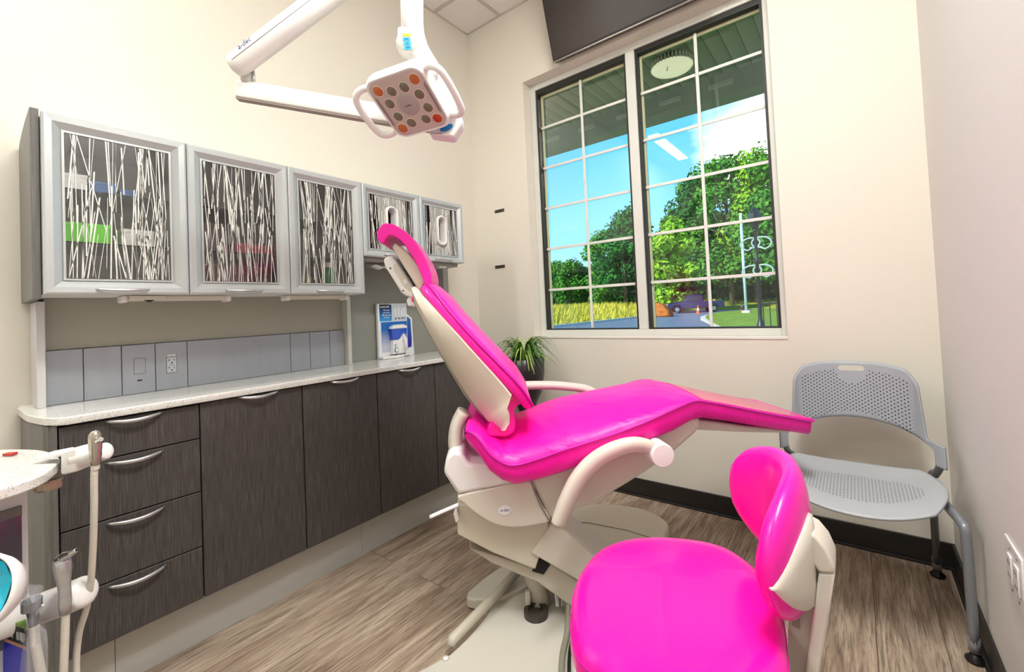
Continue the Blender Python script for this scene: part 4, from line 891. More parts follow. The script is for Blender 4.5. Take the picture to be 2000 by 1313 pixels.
MB().lathe([(0, 0), (.028, 0), (.028, .11), (0, .11)], frame(cw(q[0], -.235, q[1]), CA, (0, 0, 1), CP), 20, False).build('pivot_shaft', CREAM, na)
fa = smooth_path([cw(.60, .31, .69), cw(.52, .315, .76), cw(.40, .32, .787), cw(.30, .32, .797), cw(.20, .32, .80), cw(.12, .32, .792)], 5)
MB().tube(fa, .022, 14, squash=(1.2, .9)).build('armrest', CREAM, dc, smooth=True)
# release lever
MB().tube(smooth_path([cw(*(lambda q: (q[0], -.2, q[1]))(ST([p], -.2)[0])) for p in ((840, 1010), (865, 999), (895, 986))], 3), .0075, 10, squash=(1.3, .8)).build('release_lever', CREAMW, dc, smooth=True)
# lift mechanism
MB().prism(ST([(893, 984), (1070, 1010), (1072, 1030), (1046, 1114), (960, 1080), (893, 1045)], -.15), side, -.15, .12).build('lift_housing', BEIGE, dc, bevel=.006)
MB().prism(ST([(886, 1002), (892, 990), (897, 1012), (891, 1020)], -.16), side, -.17, -.12).build('side_catch', CREAMW, dc, bevel=.002)
BEI2 = mat('taupe_plastic', 'c6beae', .45)
pol = ST([(1078, 1024), (1100, 1035), (1220, 1140), (1215, 1190), (1120, 1130), (1037, 1082)], -.16); MB().prism(pol, side, -.16, .12).build('lift_arm_cover', CREAM, dc, bevel=.008)
pol = ST([(1043, 1084), (1120, 1132), (1200, 1180), (1180, 1230), (1110, 1185), (1050, 1142), (960, 1104), (915, 1074), (1045, 1114)], -.14); MB().prism(pol, side, -.13, .11).build('lift_arm', BEI2, dc, bevel=.006)
MB().prism(ST([(1046, 1104), (1052, 1092), (1075, 1105), (1062, 1124), (1040, 1118)], -.14), side, -.136, -.129).build('pivot_gap', DARKGAP, dc)
# column, hub and base plate
MB().tube([cw(.165, -.04, .245), cw(.205, -.02, .07), cw(.205, -.02, .033)], [.042, .036, .045], 20).build('lift_column', BEI2, dc, smooth=True)
MB().lathe([(0, .0), (.045, 0), (.045, .02), (.030, .024), (.030, .010), (0, .010)], frame(cw(.185, -.085, .030), CA, CP, (0, 0, 1)), 24, False).build('column_cup', mat('cup_dark', '3c352e', .4), dc)
bp = smooth_poly([(-.30, -.38), (-.12, -.225), (.0, -.06), (.02, .04), (.10, .17), (.3, .2), (.75, .2), (.8, .0), (.8, -.30), (.7, -.39)], 3)
MB().prism(bp, lambda u, v, w: cw(u, v, w), .001, .030).build('base_plate', mat('base_plate_cream', 'cfcbbf', .35), dc, bevel=.008, seg=3)
for t0, s0 in ((-.0, .14), (-.0, .52)): pass
P = [cw(-.118, -.200, .038), cw(-.112, -.192, .050), cw(-.06, -.128, .056), cw(.04, -.005, .066), cw(.13, .105, .078)]
MB().tube(P, .0175, 16).build('guide_rod', BEI2, dc, smooth=True)
MB().lathe([(0, 0), (.010, 0), (.009, .006), (0, .007)], frame(cw(-.13, -.245, .030), CA, CP, (0, 0, 1)), 14, False).build('bolt', CREAMW, dc, smooth=True)
MB().box((.10, -.03, .05), (.118, -.012, .11), lambda a, b, c: cw(a + .05, b - .03, c - .01)).build('latch_pin', CREAM, dc, bevel=.003)
for k in range(2): MB().box((.255 + k * .022, -.10, .06), (.271 + k * .022, -.085, .115), cw).build('valve', CHROME, dc, bevel=.003)
pd = smooth_poly([(-.05, .055), (-.03, .005), (.09, .005), (.24, .09), (.27, .15), (.16, .20), (.08, .20)], 2)
fp = MB().prism(pd, lambda u, v, w: cw(u - .02, v + .01, w), .004, .045).build('stabiliser_foot', mat('foot_cream', 'd0cabb', .42), dc, bevel=.008, seg=3)
hs = smooth_path([cw(.31, -.09, .15), cw(.30, -.12, .08), cw(.28, -.2, .044), cw(.245, -.30, .042), cw(.22, -.42, .042)], 4)
MB().tube(hs, .0105, 10).build('hose', mat('hose_olive', '8b8876', .5), dc, smooth=True)
hs = smooth_path([cw(.325, -.09, .15), cw(.32, -.12, .08), cw(.30, -.2, .044), cw(.268, -.30, .042), cw(.245, -.42, .042)], 4)
MB().tube(hs, .006, 8).build('cable', BLACK, dc, smooth=True)

# floor box behind the chair
fb = thing('floor_box', 'low rounded cream utility box on the floor between chair and window wall', 'utility box', cw(.62, .35, 0))
pol = smooth_poly([(.36, .30), (.42, .52), (.52, .60), (.68, .585), (.82, .50), (.875, .38), (.85, .29), (.70, .10), (.50, .02), (.36, .14)], 4)
MB().prism(pol, cw, .001, .105).build('cover', BEIGE, fb, bevel=.022, seg=4)
tube('cover_seam', [cw(s, t, .1062) for s, t in ((.40, .42), (.50, .40), (.66, .30), (.76, .20))], .0016, mat('seam_grey', '8d8676', .6), fb, n=6)

# ------------------------------------------------------------------ stool
SP = [onz(px, py, .50)[:2] for px, py in ((1113, 1180), (1119, 1138), (1138, 1097), (1172, 1064), (1222, 1046), (1290, 1041), (1368, 1048), (1420, 1062), (1462, 1088), (1494, 1118), (1522, 1162), (1534, 1212), (1538, 1250))]
SP += [np.array(p) for p in ((-.128, .90), (-.160, .80), (-.215, .725), (-.290, .680), (-.365, .668))] + [onz(1160, 1311, .49)[:2], onz(1128, 1270, .50)[:2], onz(1113, 1225, .50)[:2]]
SP = smooth_poly(SP, 3); sc_ = np.mean(SP, axis=0)
st = thing('operator_stool', 'round pink vinyl operator stool with a curved backrest in front of the dental chair', 'stool', (sc_[0], sc_[1], 0))
def seatring(k, z): return [(sc_[0] + (p[0] - sc_[0]) * k, sc_[1] + (p[1] - sc_[1]) * k, z) for p in SP]
prof = [(.30, .508), (.60, .509), (.80, .507), (.90, .502), (.955, .494), (.985, .482), (.998, .466), (1.0, .450), (.985, .436), (.95, .430)]
b = MB(); rings = [seatring(k, z) for k, z in prof]; b.loft(rings, False); n = len(SP); nV = len(b.V)
b.V.append((sc_[0], sc_[1], .508)); b.F += [(nV, (k + 1) % n, k) for k in range(n)]; b.F.append(tuple(range(nV - n, nV)))
PS = mat('pink_vinyl_smooth', 'fc0caa', 0.30, spec=0.5, coat=0.2, bump=(0.06, (90, 90, 90)))
se = b.build('seat', PS, st, smooth=True); tube('seam', seatring(.992, .478) + [seatring(.992, .478)[0]], .0014, PINKD, se, n=5)
MB().loft([seatring(.9, .4295), seatring(.86, .41)]).build('seat_pan', BLACK, st)
cx_, cy_ = sc_; q = frame((cx_, cy_, 0), (1, 0, 0), (0, 1, 0), (0, 0, 1))
MB().lathe([(.05, .41), (.05, .36), (.028, .34), (.028, .14), (.045, .12), (.05, .07), (0, .065)], q, 20, False).build('gas_column', GREYM, st, smooth=True)
for k in range(5):
    a = 2 * math.pi * k / 5 + 0.98; dx, dy = math.cos(a), math.sin(a); e = (cx_ + dx * .27, cy_ + dy * .27)
    lg = tube('leg', [(cx_ + dx * .03, cy_ + dy * .03, .10), (cx_ + dx * .15, cy_ + dy * .15, .088), (*e, .068)], [.022, .019, .014], SILVER, st)
    cs = MB(); 
    for s in (-1, 1): cs.lathe([(0, -.008), (.024, -.008), (.025, 0), (.024, .008), (0, .008)], frame((e[0] - dy * s * .012, e[1] + dx * s * .012, .026), (dx, dy, 0), (0, 0, 1), (-dy, dx, 0)), 16, False)
    cs.build('caster', BLACK, lg)
# backrest pad
plan = smooth_path([onz(1441, 960, .64)[:2], onz(1490, 950, .64)[:2], onz(1545, 950, .65)[:2], onz(1573, 985, .64)[:2], onz(1566, 1040, .63)[:2], onz(1545, 1095, .60)[:2], onz(1528, 1120, .60)[:2]], 5)
plan = smooth_path([(-.288, 1.262), (-.225, 1.245), (-.160, 1.195), (-.129, 1.115), (-.130, 1.03), (-.148, .955), (-.168, .925)], 5)
K = len(plan); L = np.cumsum([0] + [np.linalg.norm(plan[i + 1] - plan[i]) for i in range(K - 1)]); L = L / L[-1]
rings = []; shell_pts = []
for i in range(K):
    u = -1 + 2 * L[i]; p = np.array([*plan[i], 0]); tg = np.array([*(plan[min(i + 1, K - 1)] - plan[max(i - 1, 0)]), 0]); tg = nrm(tg); nn = np.array([tg[1], -tg[0], 0])   # nn points toward the seat side
    e = math.sqrt(max(0.0, 1 - abs(u) ** 2.6)); hh = .133 * e + .010; th = .028 * (e ** .6) + .006; zc_m = .668 - .030 * (u + 1) / 2
    R = []
    for k in range(20):
        a = 2 * math.pi * k / 20; ca, sa = math.cos(a), math.sin(a)
        R.append(tuple(p + nn * (th * np.sign(ca) * abs(ca) ** .8) + np.array([0, 0, zc_m + hh * np.sign(sa) * abs(sa) ** .9])))
    rings.append(R); shell_pts.append((p, nn, tg, hh, th, zc_m))
pad = MB().loft(rings).build('backrest', PS, st, smooth=True)
tube('seam', [tuple(p + nn * (th * .55) + np.array([0, 0, z + hh * .86])) for p, nn, tg, hh, th, z in shell_pts[2:-2]], .0013, PINKD, pad, n=5)
rings = []
for i_, (p, nn, tg, hh, th, z) in enumerate([(q0, q1, q2, q3, q4, q5 - .018) for q0, q1, q2, q3, q4, q5 in shell_pts[18:-1]]):
    hs_ = max(.002, (hh - .050) * math.sqrt(max(0, 1 - abs((i_ - 3) / 9.0) ** 3))); rings.append([tuple(p - nn * (th * a) + np.array([0, 0, z + hs_ * c])) for a, c in ((.75, -1), (.75, 1), (1.10, .96), (1.22, .5), (1.25, 0), (1.22, -.5), (1.10, -.96))])
MB().loft(rings).build('backrest_shell', CREAM, st, smooth=True)
# support bracket: curved cap, post and inner web
def YP(pts, y=1.05): return [(float(ony(a, c, y)[0]), float(ony(a, c, y)[2])) for a, c in pts]
cap = YP([(1548, 1024), (1572, 1027), (1596, 1040), (1616, 1064), (1630, 1095), (1632, 1112), (1600, 1110), (1592, 1098), (1576, 1088), (1548, 1078)])
MB().prism(cap, lambda u, v, w: (u, w, v), 1.03, 1.115).build('support_cap', CREAM, st, bevel=.006, seg=3)
MB().prism(YP([(1600, 1111), (1632, 1113), (1622, 1180), (1600, 1313), (1588, 1420), (1560, 1480), (1530, 1490), (1545, 1440), (1566, 1380), (1584, 1230)]), lambda u, v, w: (u, w, v), 1.032, 1.113).build('support_post', mat('light_plastic', 'e2ddd2', .4), st, bevel=.004)
wb_ = MB().prism(YP([(1546, 1078), (1576, 1089), (1592, 1099), (1600, 1112), (1584, 1230), (1566, 1380), (1536, 1380), (1540, 1200)]), lambda u, v, w: (u, w, v), 1.050, 1.058).build('support_web', mat('web_grey', 'b0aca4', .22, metal=.2), st)
MB().prism(YP([(1547, 1195), (1562, 1186), (1562, 1228), (1547, 1220)]), lambda u, v, w: (u, w, v), 1.0475, 1.0495).build('vent_slot', mat('slot_taupe', '7f7868', .5), wb_)
tube('under_bar', smooth_path([(-.135, 1.07, .24), (-.17, 1.06, .26), (-.22, 1.03, .33), (cx_ + .03, cy_ + .06, .395)], 4), .016, CREAM, st)

# ------------------------------------------------------------------ guest chair
def hole_shade_mat(name, col, region):
    m = mat(name, col, 0.42, spec=0.4); t = m.node_tree; b = t.nodes['Principled BSDF']
    uv = N(t, 'ShaderNodeUVMap'); uv.uv_map = 'UVMap'; sp = N(t, 'ShaderNodeSeparateXYZ'); t.links.new(uv.outputs[0], sp.inputs[0])
    def mt(op, a, b_=None, c=None):
        n = N(t, 'ShaderNodeMath', operation=op)
        for i, v in enumerate((a, b_, c)):
            if v is None: continue
            if isinstance(v, (int, float)): n.inputs[i].default_value = v
            else: t.links.new(v, n.inputs[i])
        return n.outputs[0]
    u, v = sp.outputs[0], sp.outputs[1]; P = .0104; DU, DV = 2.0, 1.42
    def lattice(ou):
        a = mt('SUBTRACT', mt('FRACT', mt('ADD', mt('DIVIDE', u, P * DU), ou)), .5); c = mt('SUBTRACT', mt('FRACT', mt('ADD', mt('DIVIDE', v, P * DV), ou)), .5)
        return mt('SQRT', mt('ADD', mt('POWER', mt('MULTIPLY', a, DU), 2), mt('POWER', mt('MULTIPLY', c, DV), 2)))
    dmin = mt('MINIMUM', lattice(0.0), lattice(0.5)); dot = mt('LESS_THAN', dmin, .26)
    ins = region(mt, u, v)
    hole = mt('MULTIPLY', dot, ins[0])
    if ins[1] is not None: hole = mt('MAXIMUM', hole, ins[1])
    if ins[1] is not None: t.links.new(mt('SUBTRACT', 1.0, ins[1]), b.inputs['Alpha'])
    mc = N(t, 'ShaderNodeMixRGB'); t.links.new(hole, mc.inputs[0]); mc.inputs[1].default_value = (*lin(col), 1); mc.inputs[2].default_value = (*lin('33363c'), 1); t.links.new(mc.outputs[0], b.inputs['Base Color']); return m  # shade inside the perforations is put into the colour as dark dots
def reg_back(mt, u, v):   # u across -.22..+.22, v = height above the wing
    top = mt('LESS_THAN', mt('ADD', v, mt('MULTIPLY', mt('POWER', mt('ABSOLUTE', u), 3), 6.0)), .312)
    bot = mt('GREATER_THAN', mt('ADD', v, mt('MULTIPLY', mt('MULTIPLY', u, u), 1.9)), .135)
    sidem = mt('LESS_THAN', mt('ABSOLUTE', u), .186)
    # solid patch below the hand slot
    du = mt('DIVIDE', u, .060); dv = mt('DIVIDE', mt('SUBTRACT', v, .330), .075)
    patch = mt('GREATER_THAN', mt('ADD', mt('MULTIPLY', du, du), mt('MULTIPLY', dv, dv)), 1.0)
    r = mt('MULTIPLY', mt('MULTIPLY', top, bot), mt('MULTIPLY', sidem, patch))
    # hand slot: capsule
    cu = mt('MAXIMUM', mt('SUBTRACT', mt('ABSOLUTE', u), .034), 0.0); cv_ = mt('SUBTRACT', v, .318)
    slot = mt('LESS_THAN', mt('ADD', mt('MULTIPLY', cu, cu), mt('MULTIPLY', cv_, cv_)), .0115 ** 2)
    return r, slot
def reg_seat(mt, u, v):
    du = mt('DIVIDE', u, .195); dv = mt('DIVIDE', mt('SUBTRACT', v, -.02), .125); e = mt('ADD', mt('MULTIPLY', du, du), mt('POWER', dv, 2))
    return mt('LESS_THAN', e, 1.0), None
GB, GS = hole_shade_mat('perforated_grey_back', 'a4a9af', reg_back), hole_shade_mat('perforated_grey_seat', 'b0b4b8', reg_seat)
gx, gy = -.034, 2.10
gc = thing('guest_chair', 'light grey perforated plastic guest chair in the right hand corner', 'chair', (gx, gy, 0))
def gridmesh(name, fn, nu, nv, m, parent, th, uvf):
    V = [fn(i / nu, j / nv) for j in range(nv + 1) for i in range(nu + 1)]; F = [(j * (nu + 1) + i, j * (nu + 1) + i + 1, (j + 1) * (nu + 1) + i + 1, (j + 1) * (nu + 1) + i) for j in range(nv) for i in range(nu)]
    me = bpy.data.meshes.new(name); me.from_pydata([tuple(float(c) for c in v) for v in V], [], F); ul = me.uv_layers.new(name='UVMap')
    for p in me.polygons:
        for li, vi in zip(p.loop_indices, p.vertices): ul.data[li].uv = uvf(vi % (nu + 1) / nu, vi // (nu + 1) / nv)
    o = link(name, me, m, parent, True); s = o.modifiers.new('solid', 'SOLIDIFY'); s.thickness = th; s.offset = 0; s.use_rim = True
    return o
# back: columns across; top and bottom heights as functions of u
def topz(u):
    a = abs(u)
    if a < .205: return .868 - .20 * a ** 2 - 28 * a ** 4 * .6 - (0 if a < .17 else 9 * (a - .17) ** 1.6)
    return max(.592, .868 - .20 * .205 ** 2 - 28 * .205 ** 4 * .6 - 9 * .035 ** 1.6 - (a - .205) * 16) if a < .222 else .592 - .1 * (a - .222)
def botz(u): a = abs(u); return .508 + .125 * math.sqrt(max(0, 1 - (a / .262) ** 2.0)) * (1 if a < .26 else 0) if a < .235 else .508 + .0
us = np.concatenate([np.linspace(-.258, -.196, 22), np.linspace(-.19, .19, 40), np.linspace(.196, .258, 22)])
def backpt(i, j):
    u = us[int(round(i * 83))]; zt_, zb_ = topz(u), botz(u); z = zb_ + (zt_ - zb_) * j
    y = gy + .225 - 1.4 * u * u - .9 * max(0, abs(u) - .19) + .10 * (z - .5) * 1.0; return (gx + .008 + u, y, z)
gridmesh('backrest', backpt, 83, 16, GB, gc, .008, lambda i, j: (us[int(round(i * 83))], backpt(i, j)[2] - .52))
def seatpt(i, j):
    a, r = None, None
    x = -1 + 2 * i; y = -1 + 2 * j
    X = x * math.sqrt(max(0, 1 - .36 * y * y)); Yv = y * math.sqrt(max(0, 1 - .36 * x * x)); u, v = X * .250, Yv * .240
    z = .452 + .030 * abs(X) ** 2.5 * 1.0 - .012 * (1 - X * X) - .040 * max(0, -Yv - .5) ** 1.6 + .03 * max(0, Yv - .5)
    return (gx + u, gy - .055 + v, z)
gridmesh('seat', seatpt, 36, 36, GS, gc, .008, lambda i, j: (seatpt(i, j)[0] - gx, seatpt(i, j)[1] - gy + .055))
for s in (-1, 1):
    x = gx + .008 + s * .246
    P = smooth_path([(x - .0 * s, gy + .125, .535), (x, gy + .13, .50), (x - s * .012, gy + .15, .462), (x - s * .018, gy + .20, .42), (x - s * .010, gy + .32, .045)], 4); rl = tube('rear_leg', P, .0125, GREYM, gc)
    P = smooth_path([(x - s * .03, gy + .16, .432), (x - s * .02, gy + .0, .438), (x - s * .006, gy - .13, .438), (x + s * .010, gy - .185, .425), (x + s * .016, gy - .20, .38), (x + s * .020, gy - .175, .045)], 5); fl = tube('front_leg', P, .0135, mat('grey_tube_paint', '8b9096', .35, metal=.3), gc)
    for nm, (lx, ly), par in (('a', (x - s * .010, gy + .32), rl), ('b', (x + s * .020, gy - .175), fl)):
        tube('sleeve', [(lx, ly, .078), (lx, ly, .030)], .0150, mat('glide_grey', '9a9da0', .3, metal=.4), par); MB().lathe([(0, .0015), (.024, .0015), (.025, .008), (.014, .018), (.010, .03), (0, .03)], frame((lx, ly, 0), (1, 0, 0), (0, 1, 0), (0, 0, 1)), 18, False).build('glide', BLACK, par, smooth=True)
tube('cross_bar', [(gx - .22, gy + .10, .430), (gx + .23, gy + .10, .430)], .010, GREYM, gc)

# ------------------------------------------------------------------ ceiling mounted treatment light
LWH = mat('lamp_white', 'f4f2ef', 0.3, spec=.5)
LG_ = mat('lamp_grey', 'd8d4cf', 0.4)
tl = thing('treatment_light', 'white dental operating light with two grab handles hanging on jointed arms from the ceiling', 'operating light', dep(800, 200, 1.25))
D1 = 1.25
cen = np.array([-1.0226, .8346, 1.7854]); ex = nrm((.965, .2592, .0403)); ey = np.array((.1957, -.8137, .5473)); ey = nrm(ey - ex * (ey @ ex)); en = np.cross(ex, ey)
if en @ (CAM - cen) < 0: en = -en
fl_ = frame(cen, ex, ey, en)
def rrect(hx, hy, r, n=7):
    out = []
    for qx, qy, a0 in ((1, 1, 0), (-1, 1, 90), (-1, -1, 180), (1, -1, 270)):
        for k in range(n): a = math.radians(a0 + 90 * k / (n - 1)); out.append((qx * (hx - r) + r * math.cos(a), qy * (hy - r) + r * math.sin(a)))
    return out
HX, HY = .102, .102
rings = [[fl_(u, v, w) for u, v in rrect(HX * k, HY * k, .035 * k)] for k, w in ((.55, -.058), (.85, -.052), (.97, -.036), (1.0, -.018), (.995, -.004), (.95, .006), (.905, .004))]
hd_ = MB().loft(rings).build('lamp_head', LWH, tl, smooth=True)
try: hd_.data.set_sharp_from_angle(angle=math.radians(45))
except Exception: pass
face = MB().prism(rrect(HX * .895, HY * .895, .030), fl_, .0035, .0055).build('face_plate', mat('face_pinkish', 'cdbcb6', .18, coat=.4), hd_)
for s in (-1, 1): MB().prism([(s * (HX - .014), -.050), (s * (HX - .020), -.042), (s * (HX - .020), .042), (s * (HX - .014), .050)], fl_, .0056, .0066).build('side_slot', mat('slot_rose_grey', '8f8280', .4), face)
MB().lathe([(0, .0078), (.010, .0078), (.030, .0068), (.0345, .0056)], lambda a, b, c: fl_(a, b, c), 32, False).build('centre_lens', mat('lens_grey', 'b4a8a6', .12, coat=.5), face, smooth=True)
text('logo_text', 'a-dec', lambda a, b, c: fl_(a, b, c + .0082), .010, mat('logo_grey', '6a6264', .5), face, .0002, italic=.2)
AMB = mat('amber_led', 'c8681c', 0.2, coat=.5, bump=(.5, (4, 4, 900))); AMR = mat('red_orange_led', 'c03a12', 0.2, coat=.5); GRL = mat('olive_led', '7d745e', 0.2, coat=.6, bump=(.6, (500, 30, 30))); RIM = mat('led_rim', 'eed9c4', .3)
def inv(px, py):
    q = onpl(px, py, cen, en) - cen; return float(q @ ex), float(q @ ey)
C_ = .064
LEDS = [(-C_, C_, AMB), (C_, C_, AMB), (C_, -C_, AMR), (-C_, -C_, AMB)] + [(u, v, GRL) for u, v in [(-.023, .052), (.021, .052), (.053, .020), (-.053, .020), (.055, -.024), (-.054, -.024), (-.025, -.055), (.028, -.056)]]
for k, (u, v, m) in enumerate(LEDS):
    r = .0152 if k < 4 else .0148
    ld = MB().lathe([(0, .0086), (r * .8, .0080), (r, .0066), (r, .0056)], lambda a, b, c: fl_(u + a, v + b, c), 22, False).build('led', m, face, smooth=True)
    MB().lathe([(r + .0001, .0056), (r + .0002, .0066), (r + .0022, .0060), (r + .0024, .0056)], lambda a, b, c: fl_(u + a, v + b, c), 22, False).build('led_rim', RIM, face, smooth=True)
for s, lab in ((-1, 'left'), (1, 'right')):
    P = smooth_path([fl_(s * (HX - .012), .068, -.02), fl_(s * (HX + .018), .078, -.008), fl_(s * (HX + .045), .066, .004), fl_(s * (HX + .054), .03, .008), fl_(s * (HX + .054), -.03, .008), fl_(s * (HX + .045), -.066, .004), fl_(s * (HX + .018), -.078, -.008), fl_(s * (HX - .012), -.068, -.02)], 5)
    MB().tube(P, [.0105] * len(P), 12).build('grab_handle', LWH, hd_, smooth=True)
# yoke behind the head up to the knuckle
kn = dep(800, 92, 1.30)
P = smooth_path([tuple(kn), tuple(dep(822, 118, 1.30)), tuple(dep(840, 145, 1.31)), fl_(.01, .02, -.075), fl_(0, 0, -.05)], 5)
yk = MB().tube(P, [.030, .030, .030, .028, .027, .026, .026, .026, .026, .026, .026, .026, .026, .026, .026, .026, .026, .025, .025, .025, .025][:len(P)], 14).build('yoke', LG_, tl, smooth=True)
kf = frame(kn, nrm(RT), nrm(UP), -FW / 1.0)
MB().lathe([(0, -.034), (.026, -.034), (.034, -.026), (.036, 0), (.034, .026), (.026, .034), (0, .034)], kf, 26, False).build('knuckle', LG_, tl, smooth=True)
STK = mat('sticker_blue', '35b4e6', .5); STY = mat('sticker_yellow', 'f0f03a', .5)
sk = MB().box((-.012, .012, .0335), (.012, .019, .0352), lambda a, b, c: kf(a, b, c)).build('warning_sticker', STY, tl)
for k, s_ in enumerate(('ON', 'LO', 'OFF')):
    o = MB().box((-.011, -.002 - k * .0125, .0335), (.011, .008 - k * .0125, .0352), lambda a, b, c: kf(a + .002 * k, b, c)).build('blue_sticker', STK, tl); text('sticker_text', s_, lambda a, b, c, k=k: kf(a + .002 * k, b + .003 - k * .0125, c + .0356), .007, MARKINK, o, .0002)
tube('drop_arm', [tuple(dep(798, 78, 1.30)), tuple(dep(791, 0, 1.30)), tuple(dep(786, -70, 1.30)), tuple(dep(790, -110, 1.315)), tuple(dep(806, -125, 1.335)), tuple(dep(812, -100, 1.35))], [.021, .014, .013, .013, .013, .013], LWH, tl, n=14)
MB().box((-.027, -.020, -.02), (.027, .02, .02), frame(dep(797, 72, 1.30), nrm(RT), nrm(UP), -FW)).build('arm_collar', LWH, tl, bevel=.006)
P = smooth_path([tuple(dep(812, -100, 1.355)), tuple(dep(811, 0, 1.355)), tuple(dep(812, 60, 1.36)), tuple(dep(822, 95, 1.37)), tuple(dep(848, 140, 1.375)), tuple(dep(872, 190, 1.38)), tuple(dep(880, 226, 1.38))], 4)
MB().tube(P, [.026] * 12 + [.024] * (len(P) - 12), 14, squash=(.85, 1.1)).build('rear_arm', LWH, tl, smooth=True)
# elbow block with blue disc
el = [dep(*p) for p in ((868, 206, 1.39), (900, 220, 1.39), (903, 240, 1.39), (886, 268, 1.39), (838, 262, 1.39), (835, 240, 1.39))]
n_ = nrm(FW); bb = MB(); bb.V = [tuple(p) for p in el] + [tuple(p + n_ * .06) for p in el]; bb.F = [(5, 4, 3, 2, 1, 0), (6, 7, 8, 9, 10, 11)] + [(i, (i + 1) % 6, 6 + (i + 1) % 6, 6 + i) for i in range(6)]
ek = bb.build('elbow', LWH, tl, bevel=.008, seg=3)
ed = frame(dep(872, 250, 1.385), nrm(RT + .35 * -UP * -1), nrm(UP), -FW); MB().lathe([(0, 0), (.018, 0), (.018, .003), (0, .003)], lambda a, b, c: ed(a * 1.2, b * .55, c), 24, False).build('blue_disc', mat('disc_blue', '0f76bd', .3), ek)
text('sticker_text', 'Caution', lambda a, b, c: frame(dep(852, 260, 1.386), nrm(RT), nrm(UP), -FW)(a, b, c), .012, mat('logo_grey', '6a6264', .5), ek, .0003)
# lower horizontal arm
A0, A1 = dep(466, 175, 1.36), dep(880, 245, 1.43)
ax_ = nrm(A1 - A0); az_ = nrm(np.array([0, 0, 1]) - ax_ * ax_[2]); ay_ = np.cross(az_, ax_); Ln = np.linalg.norm(A1 - A0); fa_ = frame(A0, ax_, ay_, az_)
MB().prism([(-.014, -.028), (.014, -.028), (.016, -.025), (.016, .018), (.013, .026), (.006, .030), (-.006, .030), (-.013, .026), (-.016, .018), (-.016, -.025)], lambda u, v, w: fa_(w, u, v), 0, Ln).build('swing_arm', LWH, tl, bevel=.003)
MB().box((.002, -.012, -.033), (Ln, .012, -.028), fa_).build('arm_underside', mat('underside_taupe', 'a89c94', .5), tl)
# big upper tube
B0_, B1_ = dep(470, 122, 1.33), dep(720, -68, 1.33)
bx = nrm(B1_ - B0_); L2 = np.linalg.norm(B1_ - B0_) + .3; bz = nrm(np.array([0, 0, 1]) - bx * bx[2]); by = np.cross(bz, bx); fb_ = frame(B0_, bx, by, bz)
MB().loft([[fb_(w, r * math.cos(2 * math.pi * k / 24) * 1.0, r * math.sin(2 * math.pi * k / 24) * 1.05) for k in range(24)] for w, r in ((-.034, .008), (-.030, .024), (-.020, .031), (.0, .0335), (.06, .034), (.15, .0345), (L2, .036))]).build('boom_tube', LWH, tl, smooth=True)
cam_side = by if by @ (CAM - B0_) > 0 else -by
text('logo_text', 'a-dec', lambda a, b, c: tuple(np.array(fb_(.048 + a, 0, .012 + b)) + cam_side * (.0335 + c)), .022, MARKINK, tl, .0004, italic=.3)
tube('boom_seam', [tuple(np.array(fb_(w, 0, -.006)) + cam_side * .0342) for w in (-.01, L2)], .0008, mat('seam_grey2', '9a9690', .6), tl, n=5)
pv = (A0 + ax_ * .022 + az_ * .02); MB().tube([tuple(pv), tuple(pv + np.array([0, 0, .045])), tuple(pv + np.array([0, 0, .075]))], [.018, .016, .014], 14).build('pivot_post', LG_, tl, smooth=True)
tube('pivot_pin', [tuple(pv + ax_ * .022 + np.array([0, 0, .0])), tuple(pv + ax_ * .018 + np.array([0, 0, .06]))], .005, CHROME, tl, n=8)
# ceiling post holding the boom
e_ = np.array(fb_(L2 - .03, 0, 0)); pt = MB(); tube('ceiling_post', [tuple(e_), (e_[0], e_[1], ZC - .001)], .030, LWH, tl, n=18)
MB().lathe([(0, ZC - .04), (.09, ZC - .04), (.10, ZC - .002), (0, ZC - .002)], frame((e_[0], e_[1], 0), (1, 0, 0), (0, 1, 0), (0, 0, 1)), 26, False).build('ceiling_mount', LWH, tl)

# ------------------------------------------------------------------ assistant side unit at the left edge
zS = .90
sh_ = [onz(x, y, zS)[:2] for x, y in ((0, 955), (40, 943), (85, 925), (112, 905), (116, 894), (95, 882), (60, 877.5), (0, 878))]
un = thing('side_worktop', 'rounded white speckled worktop at the left edge of the photo', 'worktop', (sh_[3][0], sh_[3][1], zS))
P0, P7 = np.array(sh_[0]), np.array(sh_[-1])
d0 = nrm(P0 - np.array(sh_[1])); d7 = nrm(P7 - np.array(sh_[-2]))
pol = smooth_path([P0, *sh_[1:-1], P7], 4); pol = [tuple(P0 + d0 * .25)] + [tuple(p) for p in pol] + [tuple(P7 + d7 * .25)]
MB().prism(pol, ident, zS - .020, zS).build('top_board', QUARTZ, un, bevel=.003)
cab = [onz(62, 1160, .3), onz(56, 930, zS - .02)]
e_ = onz(60, 950, .84); X2, Y2 = -1.25, .135
cbn = thing('side_cabinet', 'white cabinet under the rounded worktop at the left edge', 'cabinet', (-1.3, .05, 0))
c0 = onz(55, 950, .85); c0 = np.array([c0[0], c0[1]])
vdir = nrm(np.array([c0[0], c0[1]])); 
dn = nrm(np.array([-.55, -1.0])); dw = np.array([dn[1], -dn[0]])
q4 = [c0, c0 + dn * .35, c0 + dn * .35 - dw * .30, c0 - dw * .30]
q4 = [c0, c0 + np.array([.14, -.40]), c0 + np.array([-.25, -.45]), c0 + np.array([-.30, -.05])]
MB().prism([tuple(p) for p in q4], ident, .0005, zS - .021).build('carcass', mat('side_cab_white', 'dcdcdb', .4), cbn, bevel=.004)
DP = .86
def dd(px, py, k=DP): return tuple(float(v) for v in dep(px, py, k))
SCR2 = MB(); a_, b_, c_ = dd(52, 1008, .875), dd(63, 1150, .875), None
